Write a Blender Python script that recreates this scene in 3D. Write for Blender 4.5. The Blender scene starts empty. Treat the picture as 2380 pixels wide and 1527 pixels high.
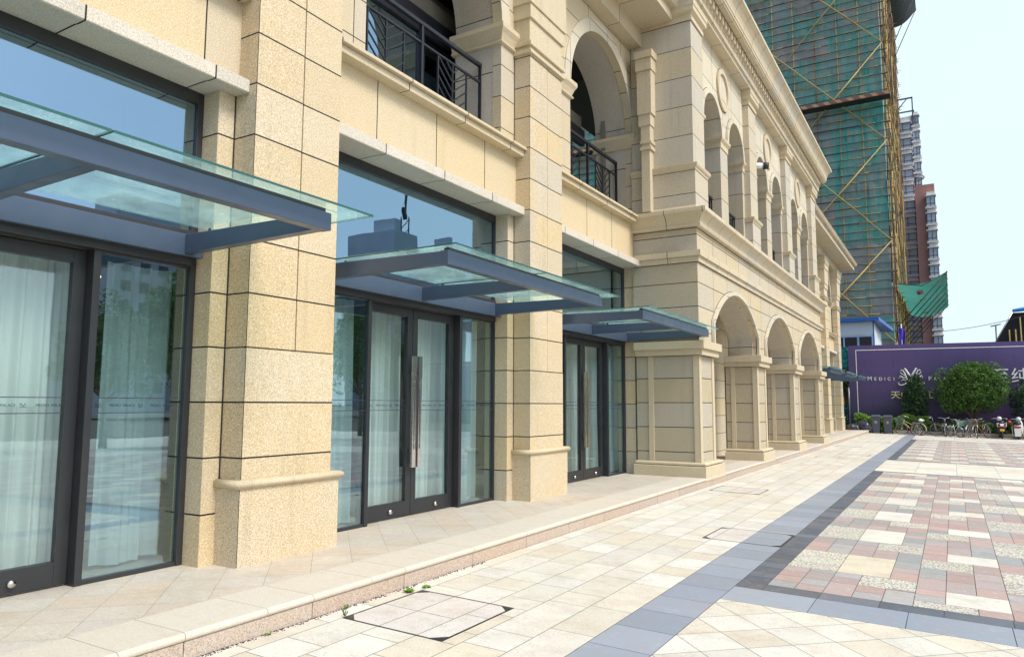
import bpy, bmesh, math, random
from mathutils import Vector, Matrix
R = math.radians
sc = bpy.context.scene
C = sc.collection
random.seed(7)

# ------------------------------------------------------------------ camera
cd = bpy.data.cameras.new('camera'); cam = bpy.data.objects.new('camera', cd); C.objects.link(cam)
cd.sensor_width = 36; cd.lens = 1693.8 / 2380 * 36; cd.clip_start = .05; cd.clip_end = 3000
yaw, pitch, roll = .541489, .1028876, .0036538
fwd = Vector((-math.sin(yaw) * math.cos(pitch), math.cos(yaw) * math.cos(pitch), math.sin(pitch)))
rt = Vector((math.cos(yaw), math.sin(yaw), 0)); up = rt.cross(fwd)
r2 = rt * math.cos(roll) + up * math.sin(roll); u2 = up * math.cos(roll) - rt * math.sin(roll)
m = Matrix((r2, u2, -fwd)).transposed().to_4x4(); m.translation = (0, 0, 1.6)
cam.matrix_world = m; sc.camera = cam

# ------------------------------------------------------------------ world, sun, exposure
SUN_EL, SUN_AZ = R(50), R(97)      # direction to the sun: azimuth measured from +Y towards +X
w = bpy.data.worlds.new('World'); sc.world = w; w.use_nodes = True
nt = w.node_tree; nt.nodes.clear()
out = nt.nodes.new('ShaderNodeOutputWorld'); bg = nt.nodes.new('ShaderNodeBackground')
sky = nt.nodes.new('ShaderNodeTexSky'); sky.sky_type = 'NISHITA'; sky.sun_disc = False
sky.sun_elevation = SUN_EL; sky.sun_rotation = SUN_AZ; sky.air_density = 1.0; sky.dust_density = 2.2; sky.ozone_density = 1.4
geo = nt.nodes.new('ShaderNodeTexCoord'); sep = nt.nodes.new('ShaderNodeSeparateXYZ')
nt.links.new(geo.outputs['Generated'], sep.inputs[0])
# thin bright overcast veil, thickest low down and to the north-west (-X, +Y) where the camera looks
dot = nt.nodes.new('ShaderNodeVectorMath'); dot.operation = 'DOT_PRODUCT'; dot.inputs[1].default_value = (-.42, .88, .0)
nt.links.new(geo.outputs['Generated'], dot.inputs[0])
mr = nt.nodes.new('ShaderNodeMapRange'); mr.inputs[1].default_value = -.6; mr.inputs[2].default_value = .55
mr.inputs[3].default_value = .0; mr.inputs[4].default_value = .97; nt.links.new(dot.outputs['Value'], mr.inputs[0])
nz = nt.nodes.new('ShaderNodeTexNoise'); nz.inputs['Scale'].default_value = 2.2; nz.inputs['Detail'].default_value = 5
nt.links.new(geo.outputs['Generated'], nz.inputs[0])
ad = nt.nodes.new('ShaderNodeMath'); ad.operation = 'MULTIPLY_ADD'; ad.inputs[1].default_value = .35; ad.inputs[2].default_value = -.17
nt.links.new(nz.outputs['Fac'], ad.inputs[0])
ad2 = nt.nodes.new('ShaderNodeMath'); ad2.operation = 'ADD'; ad2.use_clamp = True
nt.links.new(mr.outputs[0], ad2.inputs[0]); nt.links.new(ad.outputs[0], ad2.inputs[1])
mx = nt.nodes.new('ShaderNodeMix'); mx.data_type = 'RGBA'
nt.links.new(ad2.outputs[0], mx.inputs[0]); nt.links.new(sky.outputs[0], mx.inputs[6]); mx.inputs[7].default_value = (3.95, 4.85, 5.2, 1)
bg.inputs[1].default_value = .12
nt.links.new(mx.outputs[2], bg.inputs[0]); nt.links.new(bg.outputs[0], out.inputs[0])
sd = bpy.data.lights.new('sun', 'SUN'); sd.energy = 1.7; sd.angle = R(22); sd.color = (1, .95, .87)
so = bpy.data.objects.new('sun', sd); C.objects.link(so)
sv = Vector((math.sin(SUN_AZ) * math.cos(SUN_EL), math.cos(SUN_AZ) * math.cos(SUN_EL), math.sin(SUN_EL)))
so.rotation_euler = sv.to_track_quat('Z', 'Y').to_euler()
vs = sc.view_settings; vs.view_transform = 'Standard'; vs.look = 'None'; vs.exposure = 0.86; vs.gamma = 1; vs.use_curve_mapping = False

# ------------------------------------------------------------------ helpers
def tag(o, label=None, cat=None, group=None, kind=None):
    if label: o['label'] = label
    if cat: o['category'] = cat
    if group: o['group'] = group
    if kind: o['kind'] = kind
    return o
def empty(name, loc=(0, 0, 0), rz=0, label=None, cat=None, group=None):
    o = bpy.data.objects.new(name, None); C.objects.link(o); o.location = loc; o.rotation_euler = (0, 0, rz); o.empty_display_size = .2
    return tag(o, label, cat, group)
def kids(o): return [c for c in bpy.data.objects if c.parent == o]
def copy_tree(o, parent=None):
    c = o.copy(); C.objects.link(c); c.parent = parent
    for ch in kids(o): copy_tree(ch, c)
    return c
class MB:
    def __init__(s): s.v = []; s.f = []; s.mi = []; s.cur = 0; s.sm = []; s.smooth = False; s.col = None; s.c = []
    def face(s, pts, flip=False):
        n = len(s.v); s.v += [tuple(p) for p in pts]; idx = list(range(n, n + len(pts)))
        s.f.append(idx[::-1] if flip else idx); s.mi.append(s.cur); s.sm.append(s.smooth); s.c.append(s.col)
    def faces(s, verts, faces):
        n = len(s.v); s.v += [tuple(p) for p in verts]
        for f in faces: s.f.append([i + n for i in f]); s.mi.append(s.cur); s.sm.append(s.smooth); s.c.append(s.col)
    def box(s, x0, x1, y0, y1, z0, z1):
        if x0 > x1: x0, x1 = x1, x0
        if y0 > y1: y0, y1 = y1, y0
        if z0 > z1: z0, z1 = z1, z0
        V = [(x, y, z) for x in (x0, x1) for y in (y0, y1) for z in (z0, z1)]
        s.faces(V, [(0, 1, 3, 2), (4, 6, 7, 5), (0, 4, 5, 1), (2, 3, 7, 6), (0, 2, 6, 4), (1, 5, 7, 3)]); return s
    def hexa(s, lo, hi):   # two quads, bottom and top, each counter-clockwise
        s.faces(list(lo) + list(hi), [(3, 2, 1, 0), (4, 5, 6, 7), (0, 1, 5, 4), (1, 2, 6, 5), (2, 3, 7, 6), (3, 0, 4, 7)]); return s
    def tube(s, pts, r, n=8, caps=True):
        pts = [Vector(p) for p in pts]; rs = r if isinstance(r, (list, tuple)) else [r] * len(pts)
        rings = []; prev = None
        for i, p in enumerate(pts):
            d = (pts[min(i + 1, len(pts) - 1)] - pts[max(i - 1, 0)]).normalized()
            a = prev if prev is not None else (Vector((0, 0, 1)) if abs(d.z) < .9 else Vector((1, 0, 0)))
            a = (a - d * a.dot(d)); a = a.normalized() if a.length > 1e-6 else d.orthogonal().normalized()
            prev = a; b = d.cross(a)
            rings.append([p + (a * math.cos(2 * math.pi * k / n) + b * math.sin(2 * math.pi * k / n)) * rs[i] for k in range(n)])
        V = [q for rg in rings for q in rg]; F = []
        for i in range(len(pts) - 1):
            for k in range(n): F.append((i * n + k, i * n + (k + 1) % n, (i + 1) * n + (k + 1) % n, (i + 1) * n + k))
        if caps: F.append(tuple(range(n))[::-1]); F.append(tuple((len(pts) - 1) * n + k for k in range(n)))
        o = s.smooth; s.smooth = True; s.faces(V, F); s.smooth = o; return s
    def bar(s, a, b, w, h=None):
        a, b = Vector(a), Vector(b); d = (b - a).normalized(); h = h or w
        u = d.cross(Vector((0, 0, 1))); u = u.normalized() if u.length > 1e-4 else Vector((1, 0, 0)); v = u.cross(d)
        q = lambda p: [p - u * w / 2 - v * h / 2, p + u * w / 2 - v * h / 2, p + u * w / 2 + v * h / 2, p - u * w / 2 + v * h / 2]
        s.faces(q(a) + q(b), [(0, 1, 2, 3), (7, 6, 5, 4), (1, 0, 4, 5), (2, 1, 5, 6), (3, 2, 6, 7), (0, 3, 7, 4)]); return s
    def ext(s, prof, y0, y1):     # closed (x,z) profile swept along Y
        n = len(prof); V = [(x, y0, z) for x, z in prof] + [(x, y1, z) for x, z in prof]
        F = [(i, (i + 1) % n, (i + 1) % n + n, i + n) for i in range(n)] + [tuple(range(n))[::-1], tuple(range(n, 2 * n))]
        s.faces(V, F); return s
    def sweep(s, prof, path, closed_prof=True):  # prof: (d,z); path: [(x,y,(nx,ny))], n = offset direction
        n = len(prof); V = []
        for x, y, (nx, ny) in path:
            V += [(x + nx * d, y + ny * d, z) for d, z in prof]
        F = []
        for k in range(len(path) - 1):
            for i in range(n if closed_prof else n - 1):
                j = (i + 1) % n; F.append((k * n + i, k * n + j, (k + 1) * n + j, (k + 1) * n + i))
        F.append(tuple(range(n))[::-1]); F.append(tuple((len(path) - 1) * n + i for i in range(n)))
        s.faces(V, F); return s
    def arch(s, xf, xb, y0, y1, zb, zt, pts, back=True):
        # wall y0..y1, zb..zt with an opening whose outline is pts = [(y,z)...] from left spring over the top to the right spring; jambs go to zb
        yl, yr = pts[0][0], pts[-1][0]
        for x, fl in ((xf, False), (xb, True)) if back else ((xf, False),):
            if yl > y0: s.face([(x, y0, zb), (x, yl, zb), (x, yl, zt), (x, y0, zt)], fl)
            if y1 > yr: s.face([(x, yr, zb), (x, y1, zb), (x, y1, zt), (x, yr, zt)], fl)
            for (a, b), (c, d) in zip(pts[:-1], pts[1:]): s.face([(x, a, b), (x, c, d), (x, c, zt), (x, a, zt)], fl)
        o = s.smooth; s.smooth = True
        V = [(xf, a, b) for a, b in pts] + [(xb, a, b) for a, b in pts]; n = len(pts)
        s.faces(V, [(i + 1, i, i + n, i + n + 1) for i in range(n - 1)]); s.smooth = o
        if pts[0][1] > zb:
            s.face([(xb, yl, zb), (xf, yl, zb), (xf, yl, pts[0][1]), (xb, yl, pts[0][1])])
            s.face([(xf, yr, zb), (xb, yr, zb), (xb, yr, pts[-1][1]), (xf, yr, pts[-1][1])])
        s.face([(xf, y0, zb), (xb, y0, zb), (xb, y0, zt), (xf, y0, zt)], True); s.face([(xf, y1, zb), (xb, y1, zb), (xb, y1, zt), (xf, y1, zt)])
        s.face([(xf, y0, zt), (xf, y1, zt), (xb, y1, zt), (xb, y0, zt)])
        return s
    def ring(s, xf, xb, inner, outer):   # band between two (y,z) outlines
        n = len(inner); o = s.smooth
        for (a, b, c, d) in zip(inner[:-1], inner[1:], outer[:-1], outer[1:]):
            s.face([(xf, *a), (xf, *b), (xf, *d), (xf, *c)], True)
        s.smooth = True
        s.faces([(xf, *p) for p in outer] + [(xb, *p) for p in outer], [(i, i + 1, i + n + 1, i + n) for i in range(n - 1)])
        s.faces([(xf, *p) for p in inner] + [(xb, *p) for p in inner], [(i + 1, i, i + n, i + n + 1) for i in range(n - 1)])
        s.smooth = o
        for p, q in ((inner[0], outer[0]), (inner[-1], outer[-1])): s.face([(xf, *p), (xf, *q), (xb, *q), (xb, *p)])
        return s
    def build(s, name, mats, parent=None, bevel=0, fixn=True, split=False):
        if split:
            par = list(range(len(s.v)))
            def fd(a):
                while par[a] != a: par[a] = par[par[a]]; a = par[a]
                return a
            for f in s.f:
                for q in f[1:]: par[fd(q)] = fd(f[0])
            grp = {}
            for k, f in enumerate(s.f): grp.setdefault(fd(f[0]), []).append(k)
            for ks in grp.values():
                mb = MB(); idx = {}
                for k in ks:
                    ff = []
                    for q in s.f[k]:
                        if q not in idx: idx[q] = len(mb.v); mb.v.append(s.v[q])
                        ff.append(idx[q])
                    mb.f.append(ff); mb.mi.append(s.mi[k]); mb.sm.append(s.sm[k]); mb.c.append(s.c[k])
                o = mb.build(name, mats, parent, bevel, fixn)
            return o
        me = bpy.data.meshes.new(name); me.from_pydata([tuple(v) for v in s.v], [], s.f)
        for mt in (mats if isinstance(mats, (list, tuple)) else [mats]): me.materials.append(mt)
        me.polygons.foreach_set('material_index', s.mi); me.polygons.foreach_set('use_smooth', s.sm)
        if any(c is not None for c in s.c):
            at = me.color_attributes.new('tint', 'FLOAT_COLOR', 'CORNER')
            buf = []
            for p, c in zip(me.polygons, s.c):
                c = c or (1, 1, 1); buf += [c[0], c[1], c[2], 1] * p.loop_total
            at.data.foreach_set('color', buf)
        me.update()
        if fixn:
            bm = bmesh.new(); bm.from_mesh(me); bmesh.ops.recalc_face_normals(bm, faces=bm.faces); bm.to_mesh(me); bm.free()
        o = bpy.data.objects.new(name, me); C.objects.link(o); o.parent = parent
        if bevel:
            b = o.modifiers.new('bevel', 'BEVEL'); b.width = bevel; b.segments = 2; b.limit_method = 'ANGLE'; b.angle_limit = R(50)
        return o
def arc(yc, zc, r, a0=180, a1=0, n=28): return [(yc + r * math.cos(R(a0 + (a1 - a0) * i / n)), zc + r * math.sin(R(a0 + (a1 - a0) * i / n))) for i in range(n + 1)]

# ------------------------------------------------------------------ materials
def newmat(name):
    mt = bpy.data.materials.new(name); mt.use_nodes = True; t = mt.node_tree
    return mt, t, t.nodes['Principled BSDF']
class N:
    def __init__(s, t): s.t = t
    def n(s, typ, **k):
        q = s.t.nodes.new(typ)
        for a, b in k.items(): setattr(q, a, b)
        return q
    def put(s, sock, v):
        if hasattr(v, 'links') or isinstance(v, bpy.types.NodeSocket): s.t.links.new(v, sock)
        else: sock.default_value = v
    def m(s, op, a, b=None, c=None, clamp=False):
        q = s.n('ShaderNodeMath', operation=op); q.use_clamp = clamp; s.put(q.inputs[0], a)
        if b is not None: s.put(q.inputs[1], b)
        if c is not None: s.put(q.inputs[2], c)
        return q.outputs[0]
    def mr(s, v, a, b, c=0., d=1.):
        q = s.n('ShaderNodeMapRange'); q.inputs[1].default_value = a; q.inputs[2].default_value = b; q.inputs[3].default_value = c; q.inputs[4].default_value = d
        s.put(q.inputs[0], v); return q.outputs[0]
    def mix(s, f, a, b, typ='MIX'):
        q = s.n('ShaderNodeMix', data_type='RGBA', blend_type=typ); s.put(q.inputs[0], f)
        s.put(q.inputs[6], a if not isinstance(a, tuple) else (*a[:3], 1)); s.put(q.inputs[7], b if not isinstance(b, tuple) else (*b[:3], 1)); return q.outputs[2]
    def noise(s, vec, scale, det=3, rough=.5):
        q = s.n('ShaderNodeTexNoise'); q.inputs['Scale'].default_value = scale; q.inputs['Detail'].default_value = det; q.inputs['Roughness'].default_value = rough
        s.put(q.inputs['Vector'], vec); return q.outputs['Fac']
    def white(s, vec):
        q = s.n('ShaderNodeTexWhiteNoise'); q.noise_dimensions = '3D'; s.put(q.inputs['Vector'], vec); return q.outputs
    def comb(s, x, y, z):
        q = s.n('ShaderNodeCombineXYZ')
        for i, v in enumerate((x, y, z)): s.put(q.inputs[i], v)
        return q.outputs[0]
    def bump(s, h, strength, dist=.01):
        q = s.n('ShaderNodeBump'); q.inputs['Strength'].default_value = strength; q.inputs['Distance'].default_value = dist; s.put(q.inputs['Height'], h); return q.outputs[0]
def granite(name, ca, cb, zj=None, yj=None, xj=None, jw=.014, speck=1., cgrey=(.50, .475, .42), var=.5, wash=.35):
    mt, t, p = newmat(name); g = N(t)
    ge = g.n('ShaderNodeNewGeometry'); P = ge.outputs['Position']; sp = g.n('ShaderNodeSeparateXYZ'); g.put(sp.inputs[0], P)
    sn = g.n('ShaderNodeSeparateXYZ'); g.put(sn.inputs[0], ge.outputs['True Normal'])
    x, y, z = sp.outputs; ax, ay, az = [g.m('ABSOLUTE', q) for q in sn.outputs]
    J = []; cells = [0., 0., 0.]
    for i, (c, spec, guard, comp) in enumerate(((x, xj, ax, None), (y, yj, ay, None), (z, zj, az, None))):
        if spec:
            tt = g.m('DIVIDE', g.m('SUBTRACT', c, spec[0]), spec[1]); d = g.m('MULTIPLY', g.m('PINGPONG', tt, .5), spec[1])
            mk = g.mr(d, jw * .38, jw * .62, 1., 0.); mk = g.m('MULTIPLY', mk, g.m('LESS_THAN', guard, .6)); J.append(mk); cells[i] = g.m('FLOOR', tt)
        else: cells[i] = g.m('FLOOR', g.m('MULTIPLY', c, .31)) if i != 2 else 0.
    j = J[0] if J else 0.
    for q in J[1:]: j = g.m('MAXIMUM', j, q)
    wn = g.white(g.comb(*cells)); r1 = wn['Value']; wc = g.n('ShaderNodeSeparateColor'); g.put(wc.inputs[0], wn['Color'])
    big = g.noise(P, 1.1, 5, .62); med = g.noise(P, 9., 4, .6)
    base = g.mix(g.m('ADD', g.m('MULTIPLY', big, 1.1), g.m('MULTIPLY', g.m('SUBTRACT', wc.outputs[1], .5), var * 1.5), clamp=True), ca, cb)
    base = g.mix(g.m('MULTIPLY', g.m('POWER', wc.outputs[0], 2.2), var * 1.25, clamp=True), base, cgrey)
    # rusty yellow clouds that the sawn stone itself carries
    base = g.mix(g.mr(med, .45, .75, 0., .22), base, (ca[0] * .98, ca[1] * .86, ca[2] * .62))
    sp1 = g.noise(P, 135., 2, .6); sp2 = g.noise(P, 82., 2, .6)
    base = g.mix(g.mr(sp1, .50, .60, 0., .62 * speck), base, (ca[0] * .38, ca[1] * .36, ca[2] * .36))
    base = g.mix(g.mr(sp2, .53, .63, 0., .45 * speck), base, (min(1, cb[0] * 1.35), min(1, cb[1] * 1.38), min(1, cb[2] * 1.5)))
    col = g.mix(j, base, (.022, .019, .016)) if J else base
    g.put(p.inputs['Base Color'], col); p.inputs['Roughness'].default_value = .72; p.inputs['Specular IOR Level'].default_value = .25
    # rain streaks and grime held by the stone
    stx = g.noise(g.comb(g.m('MULTIPLY', x, 7.), g.m('MULTIPLY', y, 7.), g.m('MULTIPLY', z, .35)), 1., 4, .6)
    g.put(p.inputs['Base Color'], g.mix(g.m('MULTIPLY', g.mr(stx, .55, .80, 0., .34), g.mr(g.noise(P, .7, 3), .4, .65)), col, (.17, .145, .10)))
    h = g.m('ADD', g.m('MULTIPLY', sp1, .06), g.m('MULTIPLY', j, -1.)) if J else g.m('MULTIPLY', sp1, .06)
    g.put(p.inputs['Normal'], g.bump(h, .7, .008))
    return mt
YA, YB = (.66, .505, .27), (.66, .565, .41)          # yellow rust granite, near block
PA, PB = (.58, .48, .30), (.60, .52, .37)          # paler granite of the arcade
M = {}
M['pier'] = granite('pier_granite', YA, YB, zj=(.618, .4935), speck=1.1)
M['plinth'] = granite('plinth_granite', YA, (.62, .56, .44), speck=1.2, var=0)
M['spandrel'] = granite('spandrel_granite', (.68, .53, .30), (.66, .56, .38), yj=(7.46, 1.16), speck=.9)
M['lintel'] = granite('lintel_granite', (.62, .56, .45), (.68, .63, .54), yj=(7.44, 1.15), speck=.8)
M['sill'] = granite('sill_granite', (.62, .50, .31), (.64, .55, .39), yj=(7.9, 1.2), speck=.6)
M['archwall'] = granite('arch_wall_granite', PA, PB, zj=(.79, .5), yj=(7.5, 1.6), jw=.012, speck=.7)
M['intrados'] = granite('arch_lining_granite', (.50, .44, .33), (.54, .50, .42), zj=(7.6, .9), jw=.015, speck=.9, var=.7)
M['plain'] = granite('moulding_granite', (.60, .50, .32), (.62, .54, .39), speck=.7, var=.2)
M['plainY'] = granite('jointed_moulding_granite', (.60, .51, .34), (.63, .55, .41), yj=(14.9, .86), xj=(-4.9, .8), jw=.012, speck=.6, var=.5)
M['portico'] = granite('portico_granite', PA, PB, zj=(.618, .4935), yj=(14.44, 1.14), jw=.014, speck=.9)
M['pband'] = granite('portico_side_granite', (.52, .44, .29), (.53, .47, .35), zj=(.618, .4935), jw=.015, speck=1.1, var=.5)
M['panel'] = granite('panel_granite', (.51, .42, .26), (.51, .455, .34), zj=(.648, .4935), jw=.015, speck=1.1, var=.5)
M['upier'] = granite('upper_pier_granite', (.57, .49, .34), (.57, .52, .41), zj=(7.18, .63), jw=.013, speck=.8, var=.6)
M['uwall'] = granite('upper_wall_granite', (.64, .57, .42), (.65, .60, .48), zj=(7.18, .63), yj=(14.9, .86), jw=.011, speck=.6)
M['ucol'] = granite('upper_column_granite', (.54, .46, .31), (.54, .49, .38), zj=(6.5, .66), jw=.014, speck=.9, var=.9)
M['soffit'] = granite('soffit_granite', (.62, .52, .35), (.62, .54, .39), yj=(11.9, 1.35), jw=.015, speck=.8, var=.5)
def simple(name, col, rough=.6, metal=0, spec=.5, noise=None, bump=0, coat=0):
    mt, t, p = newmat(name); g = N(t); p.inputs['Roughness'].default_value = rough; p.inputs['Metallic'].default_value = metal; p.inputs['Specular IOR Level'].default_value = spec
    if coat: p.inputs['Coat Weight'].default_value = coat; p.inputs['Coat Roughness'].default_value = .1
    tc = g.n('ShaderNodeTexCoord').outputs['Object']; sc_, amt = noise or (6., .25)
    nn = g.noise(tc, sc_, 5, .6)
    g.put(p.inputs['Base Color'], g.mix(nn, tuple(c * (1 - amt) for c in col), tuple(min(1, c * (1 + amt)) for c in col)))
    g.put(p.inputs['Roughness'], g.mr(g.noise(tc, sc_ * 2.7, 3), .3, .7, max(0, rough - .08), min(1, rough + .08)))
    if bump: g.put(p.inputs['Normal'], g.bump(nn, bump, .01))
    return mt
M['frame'] = simple('door_frame_metal', (.055, .057, .062), .42, .5, .5, (3., .15))
M['steel'] = simple('canopy_painted_steel', (.072, .104, .16), .38, .2, .5, (2.5, .12))
M['iron'] = simple('railing_iron', (.030, .032, .042), .4, .4)
M['chrome'] = simple('polished_steel', (.80, .76, .72), .18, 1, .5, (20., .05))
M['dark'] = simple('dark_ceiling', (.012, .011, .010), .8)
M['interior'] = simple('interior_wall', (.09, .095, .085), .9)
M['beamin'] = simple('balcony_plaster', (.20, .19, .15), .8)
M['seal_shade'] = simple('sealant_and_shade', (.022, .019, .016), .8)
M['rubber'] = simple('black_rubber', (.02, .02, .022), .6)
M['bmetal'] = simple('bike_metal', (.55, .55, .56), .3, .9)
M['white'] = simple('white_paint', (.75, .76, .78), .3, 0, .5, (4, .06), 0, .4)
M['redp'] = simple('red_plastic', (.35, .02, .025), .3)
M['black'] = simple('black_plastic', (.022, .024, .028), .45)
M['bin'] = simple('bin_plastic', (.075, .085, .11), .5, 0, .4, (4, .1))
M['bag'] = simple('bin_bag', (.03, .032, .045), .25, 0, .6)
M['gold'] = simple('pale_gold_letter', (.80, .76, .42), .5)
M['letter'] = simple('white_letter', (.82, .80, .74), .5)
M['yplate'] = simple('yellow_plate', (.75, .5, .06), .45)
M['cream'] = simple('cream_frame_paint', (.62, .55, .33), .35, .2)
M['bamboo'] = simple('bamboo', (.42, .30, .12), .6, 0, .3, (.35, .45))
M['bamboo_y'] = simple('yellow_bamboo', (.50, .36, .12), .55, 0, .3, (.4, .3))
M['bamboo_r'] = simple('reddish_bamboo', (.26, .13, .07), .6, 0, .3, (.5, .4))
M['ledger'] = simple('dark_ledger_pole', (.045, .05, .045), .7)
def glassmat(name, tint, ior, refl=(1, 1, 1), rough=0., mn=0.):
    mt, t, p = newmat(name); t.nodes.remove(p); g = N(t); o = t.nodes['Material Output']
    tr = g.n('ShaderNodeBsdfTransparent'); tr.inputs[0].default_value = (*tint, 1)
    gl = g.n('ShaderNodeBsdfGlossy'); gl.inputs[0].default_value = (*refl, 1); gl.inputs[1].default_value = rough
    vd = g.n('ShaderNodeVectorMath', operation='DOT_PRODUCT'); g_ = g.n('ShaderNodeNewGeometry'); g.put(vd.inputs[0], g_.outputs['Normal']); g.put(vd.inputs[1], g_.outputs['Incoming']); f0 = ((ior - 1) / (ior + 1)) ** 2; fr = g.m('MULTIPLY_ADD', g.m('POWER', g.m('SUBTRACT', 1., g.m('ABSOLUTE', vd.outputs['Value'])), 5.), 1 - f0, f0)
    ge = g.n('ShaderNodeNewGeometry'); nn = g.noise(ge.outputs['Position'], .9, 2); g.put(gl.inputs['Normal'], g.bump(nn, .06, .02))
    ms = g.n('ShaderNodeMixShader'); g.put(ms.inputs[0], g.m('ADD', fr, mn, clamp=True)); t.links.new(tr.outputs[0], ms.inputs[1]); t.links.new(gl.outputs[0], ms.inputs[2])
    t.links.new(ms.outputs[0], o.inputs[0]); return mt
M['glass'] = glassmat('door_glass', (.93, .985, .985), 1.5, (.82, .93, 1), 0, .06)
M['glass_up'] = glassmat('reflective_window_glass', (.5, .6, .65), 2.0, (.60, .82, 1.), 0, .32)
M['glass_side'] = glassmat('side_light_glass', (.84, .93, .95), 1.5, (.75, .9, 1), 0, .17)
M['cglass'] = glassmat('canopy_glass', (.88, .955, .95), 1.5, (.85, 1, .98), .02, .02)
t = M['cglass'].node_tree; g = N(t); oo = t.nodes['Material Output']; prev = oo.inputs[0].links[0].from_socket; tl = g.n('ShaderNodeBsdfTranslucent'); tl.inputs[0].default_value = (.62, .86, .84, 1); ms = g.n('ShaderNodeMixShader'); g.put(ms.inputs[0], g.m('ADD', g.mr(g.noise(g.n('ShaderNodeNewGeometry').outputs['Position'], 2.5, 5, .7), .4, .75, .10, .28), g.mr(g.noise(g.n('ShaderNodeNewGeometry').outputs['Position'], 28., 4, .8), .56, .72, 0., .22))); t.links.new(prev, ms.inputs[1]); t.links.new(tl.outputs[0], ms.inputs[2]); t.links.new(ms.outputs[0], oo.inputs[0])
M['cedge'] = simple('glass_edge', (.03, .11, .10), .2)
mt, t, p = newmat('sheer_curtain'); g = N(t); M['curtain'] = mt
p.inputs['Base Color'].default_value = (.86, .89, .85, 1); p.inputs['Roughness'].default_value = .8
tl = g.n('ShaderNodeBsdfTranslucent'); tl.inputs[0].default_value = (.75, .84, .78, 1)
tr = g.n('ShaderNodeBsdfTransparent'); ms = g.n('ShaderNodeMixShader'); ms.inputs[0].default_value = .22
t.links.new(p.outputs[0], ms.inputs[1]); t.links.new(tl.outputs[0], ms.inputs[2])
ms2 = g.n('ShaderNodeMixShader'); ms2.inputs[0].default_value = .06; t.links.new(ms.outputs[0], ms2.inputs[1]); t.links.new(tr.outputs[0], ms2.inputs[2])
t.links.new(ms2.outputs[0], t.nodes['Material Output'].inputs[0])
def lampmat(name, col, st):
    mt, t, p = newmat(name); p.inputs['Emission Color'].default_value = (*col, 1); p.inputs['Emission Strength'].default_value = st; return mt
M['lamp'] = lampmat('warm_lamp', (1, .62, .20), 4)

def paving(name, rough=.62, sp=.75, scale=48., bumpy=.3, wear=.32):
    mt, t, p = newmat(name); g = N(t); P = g.n('ShaderNodeNewGeometry').outputs['Position']
    a = g.n('ShaderNodeVertexColor'); a.layer_name = 'tint'; c = a.outputs['Color']
    n1 = g.noise(P, scale * 2.2, 2, .7); n2 = g.noise(P, 3.2, 5, .65); n3 = g.noise(P, .55, 4, .6)
    c = g.mix(g.mr(n1, .5, .72, 0., sp), c, g.mix(.55, c, (.10, .09, .08)))
    c = g.mix(g.mr(n2, .46, .70, 0., wear * 1.5), c, g.mix(.6, c, (.36, .27, .17)))
    n4 = g.noise(P, 14., 4, .75); c = g.mix(g.mr(n4, .54, .70, 0., wear * 1.2), c, g.mix(.5, c, (.25, .22, .19))); c = g.mix(g.mr(n4, .30, .42, wear * 1.6, 0.), c, g.mix(.5, c, (.86, .84, .80)))
    c = g.mix(g.mr(n3, .48, .75, 0., wear * .8), c, g.mix(.45, c, (.30, .24, .17)))
    g.put(p.inputs['Base Color'], c); p.inputs['Roughness'].default_value = rough; p.inputs['Specular IOR Level'].default_value = .3
    g.put(p.inputs['Normal'], g.bump(n1, bumpy, .006)); return mt
M['tile'] = paving('stone_paver')
M['tile_s'] = paving('honed_bluestone_paver', .42, .25, 90., .08, .2)
mt, t, p = newmat('pebble_paver'); g = N(t); P = g.n('ShaderNodeNewGeometry').outputs['Position']; M['pebble'] = mt
vo = g.n('ShaderNodeTexVoronoi'); vo.inputs['Scale'].default_value = 42; g.put(vo.inputs['Vector'], P)
a = g.n('ShaderNodeVertexColor'); a.layer_name = 'tint'
c = g.mix(g.mr(vo.outputs['Distance'], .35, .75, 0., .7), g.mix(.3, a.outputs['Color'], vo.outputs['Color'], 'SOFT_LIGHT'), (.16, .14, .11))
g.put(p.inputs['Base Color'], c); p.inputs['Roughness'].default_value = .7; g.put(p.inputs['Normal'], g.bump(g.mr(vo.outputs['Distance'], 0., .6, 1., 0.), .8, .01))
M['grout'] = simple('paving_bed', (.10, .09, .075), .9)
M['riser'] = granite('pink_riser_granite', (.50, .385, .30), (.53, .45, .37), yj=(4.06, 1.07), jw=.005, speck=1.0, cgrey=(.42, .38, .36))
M['nosing'] = granite('step_nosing_granite', (.60, .53, .43), (.64, .59, .51), yj=(4.06, 1.07), jw=.003, speck=.35, var=.15)

# ------------------------------------------------------------------ ground
SL = .022
def gz(x): return -SL * (x + 4.2)
def gq(mb, pts, dz, col): mb.col = col; mb.face([(x, y, gz(x) + dz) for x, y in pts])
gb = MB(); X0, X1 = -400., 400.
gb.face([(-300, -200, -.02), (-4.1, -200, -.02), (-4.1, 900, -.02), (-300, 900, -.02)]); gb.face([(-4.1, -200, gz(-4.1)), (40, -200, gz(40)), (40, 900, gz(40)), (-4.1, 900, gz(-4.1))]); gb.face([(40, -200, gz(40)), (500, -200, gz(40)), (500, 900, gz(40)), (40, 900, gz(40))])
o = gb.build('ground', M['grout']); tag(o, kind='structure')
rnd = random.Random(3)
def clip(pts, ax, lim, sg):
    outp = []
    for a, b in zip(pts, pts[1:] + pts[:1]):
        ia, ib = (a[ax] - lim) * sg >= 0, (b[ax] - lim) * sg >= 0
        if ia: outp.append(a)
        if ia != ib: tt = (lim - a[ax]) / (b[ax] - a[ax]); outp.append(tuple(a[q] + tt * (b[q] - a[q]) for q in (0, 1)))
    return outp
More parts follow.
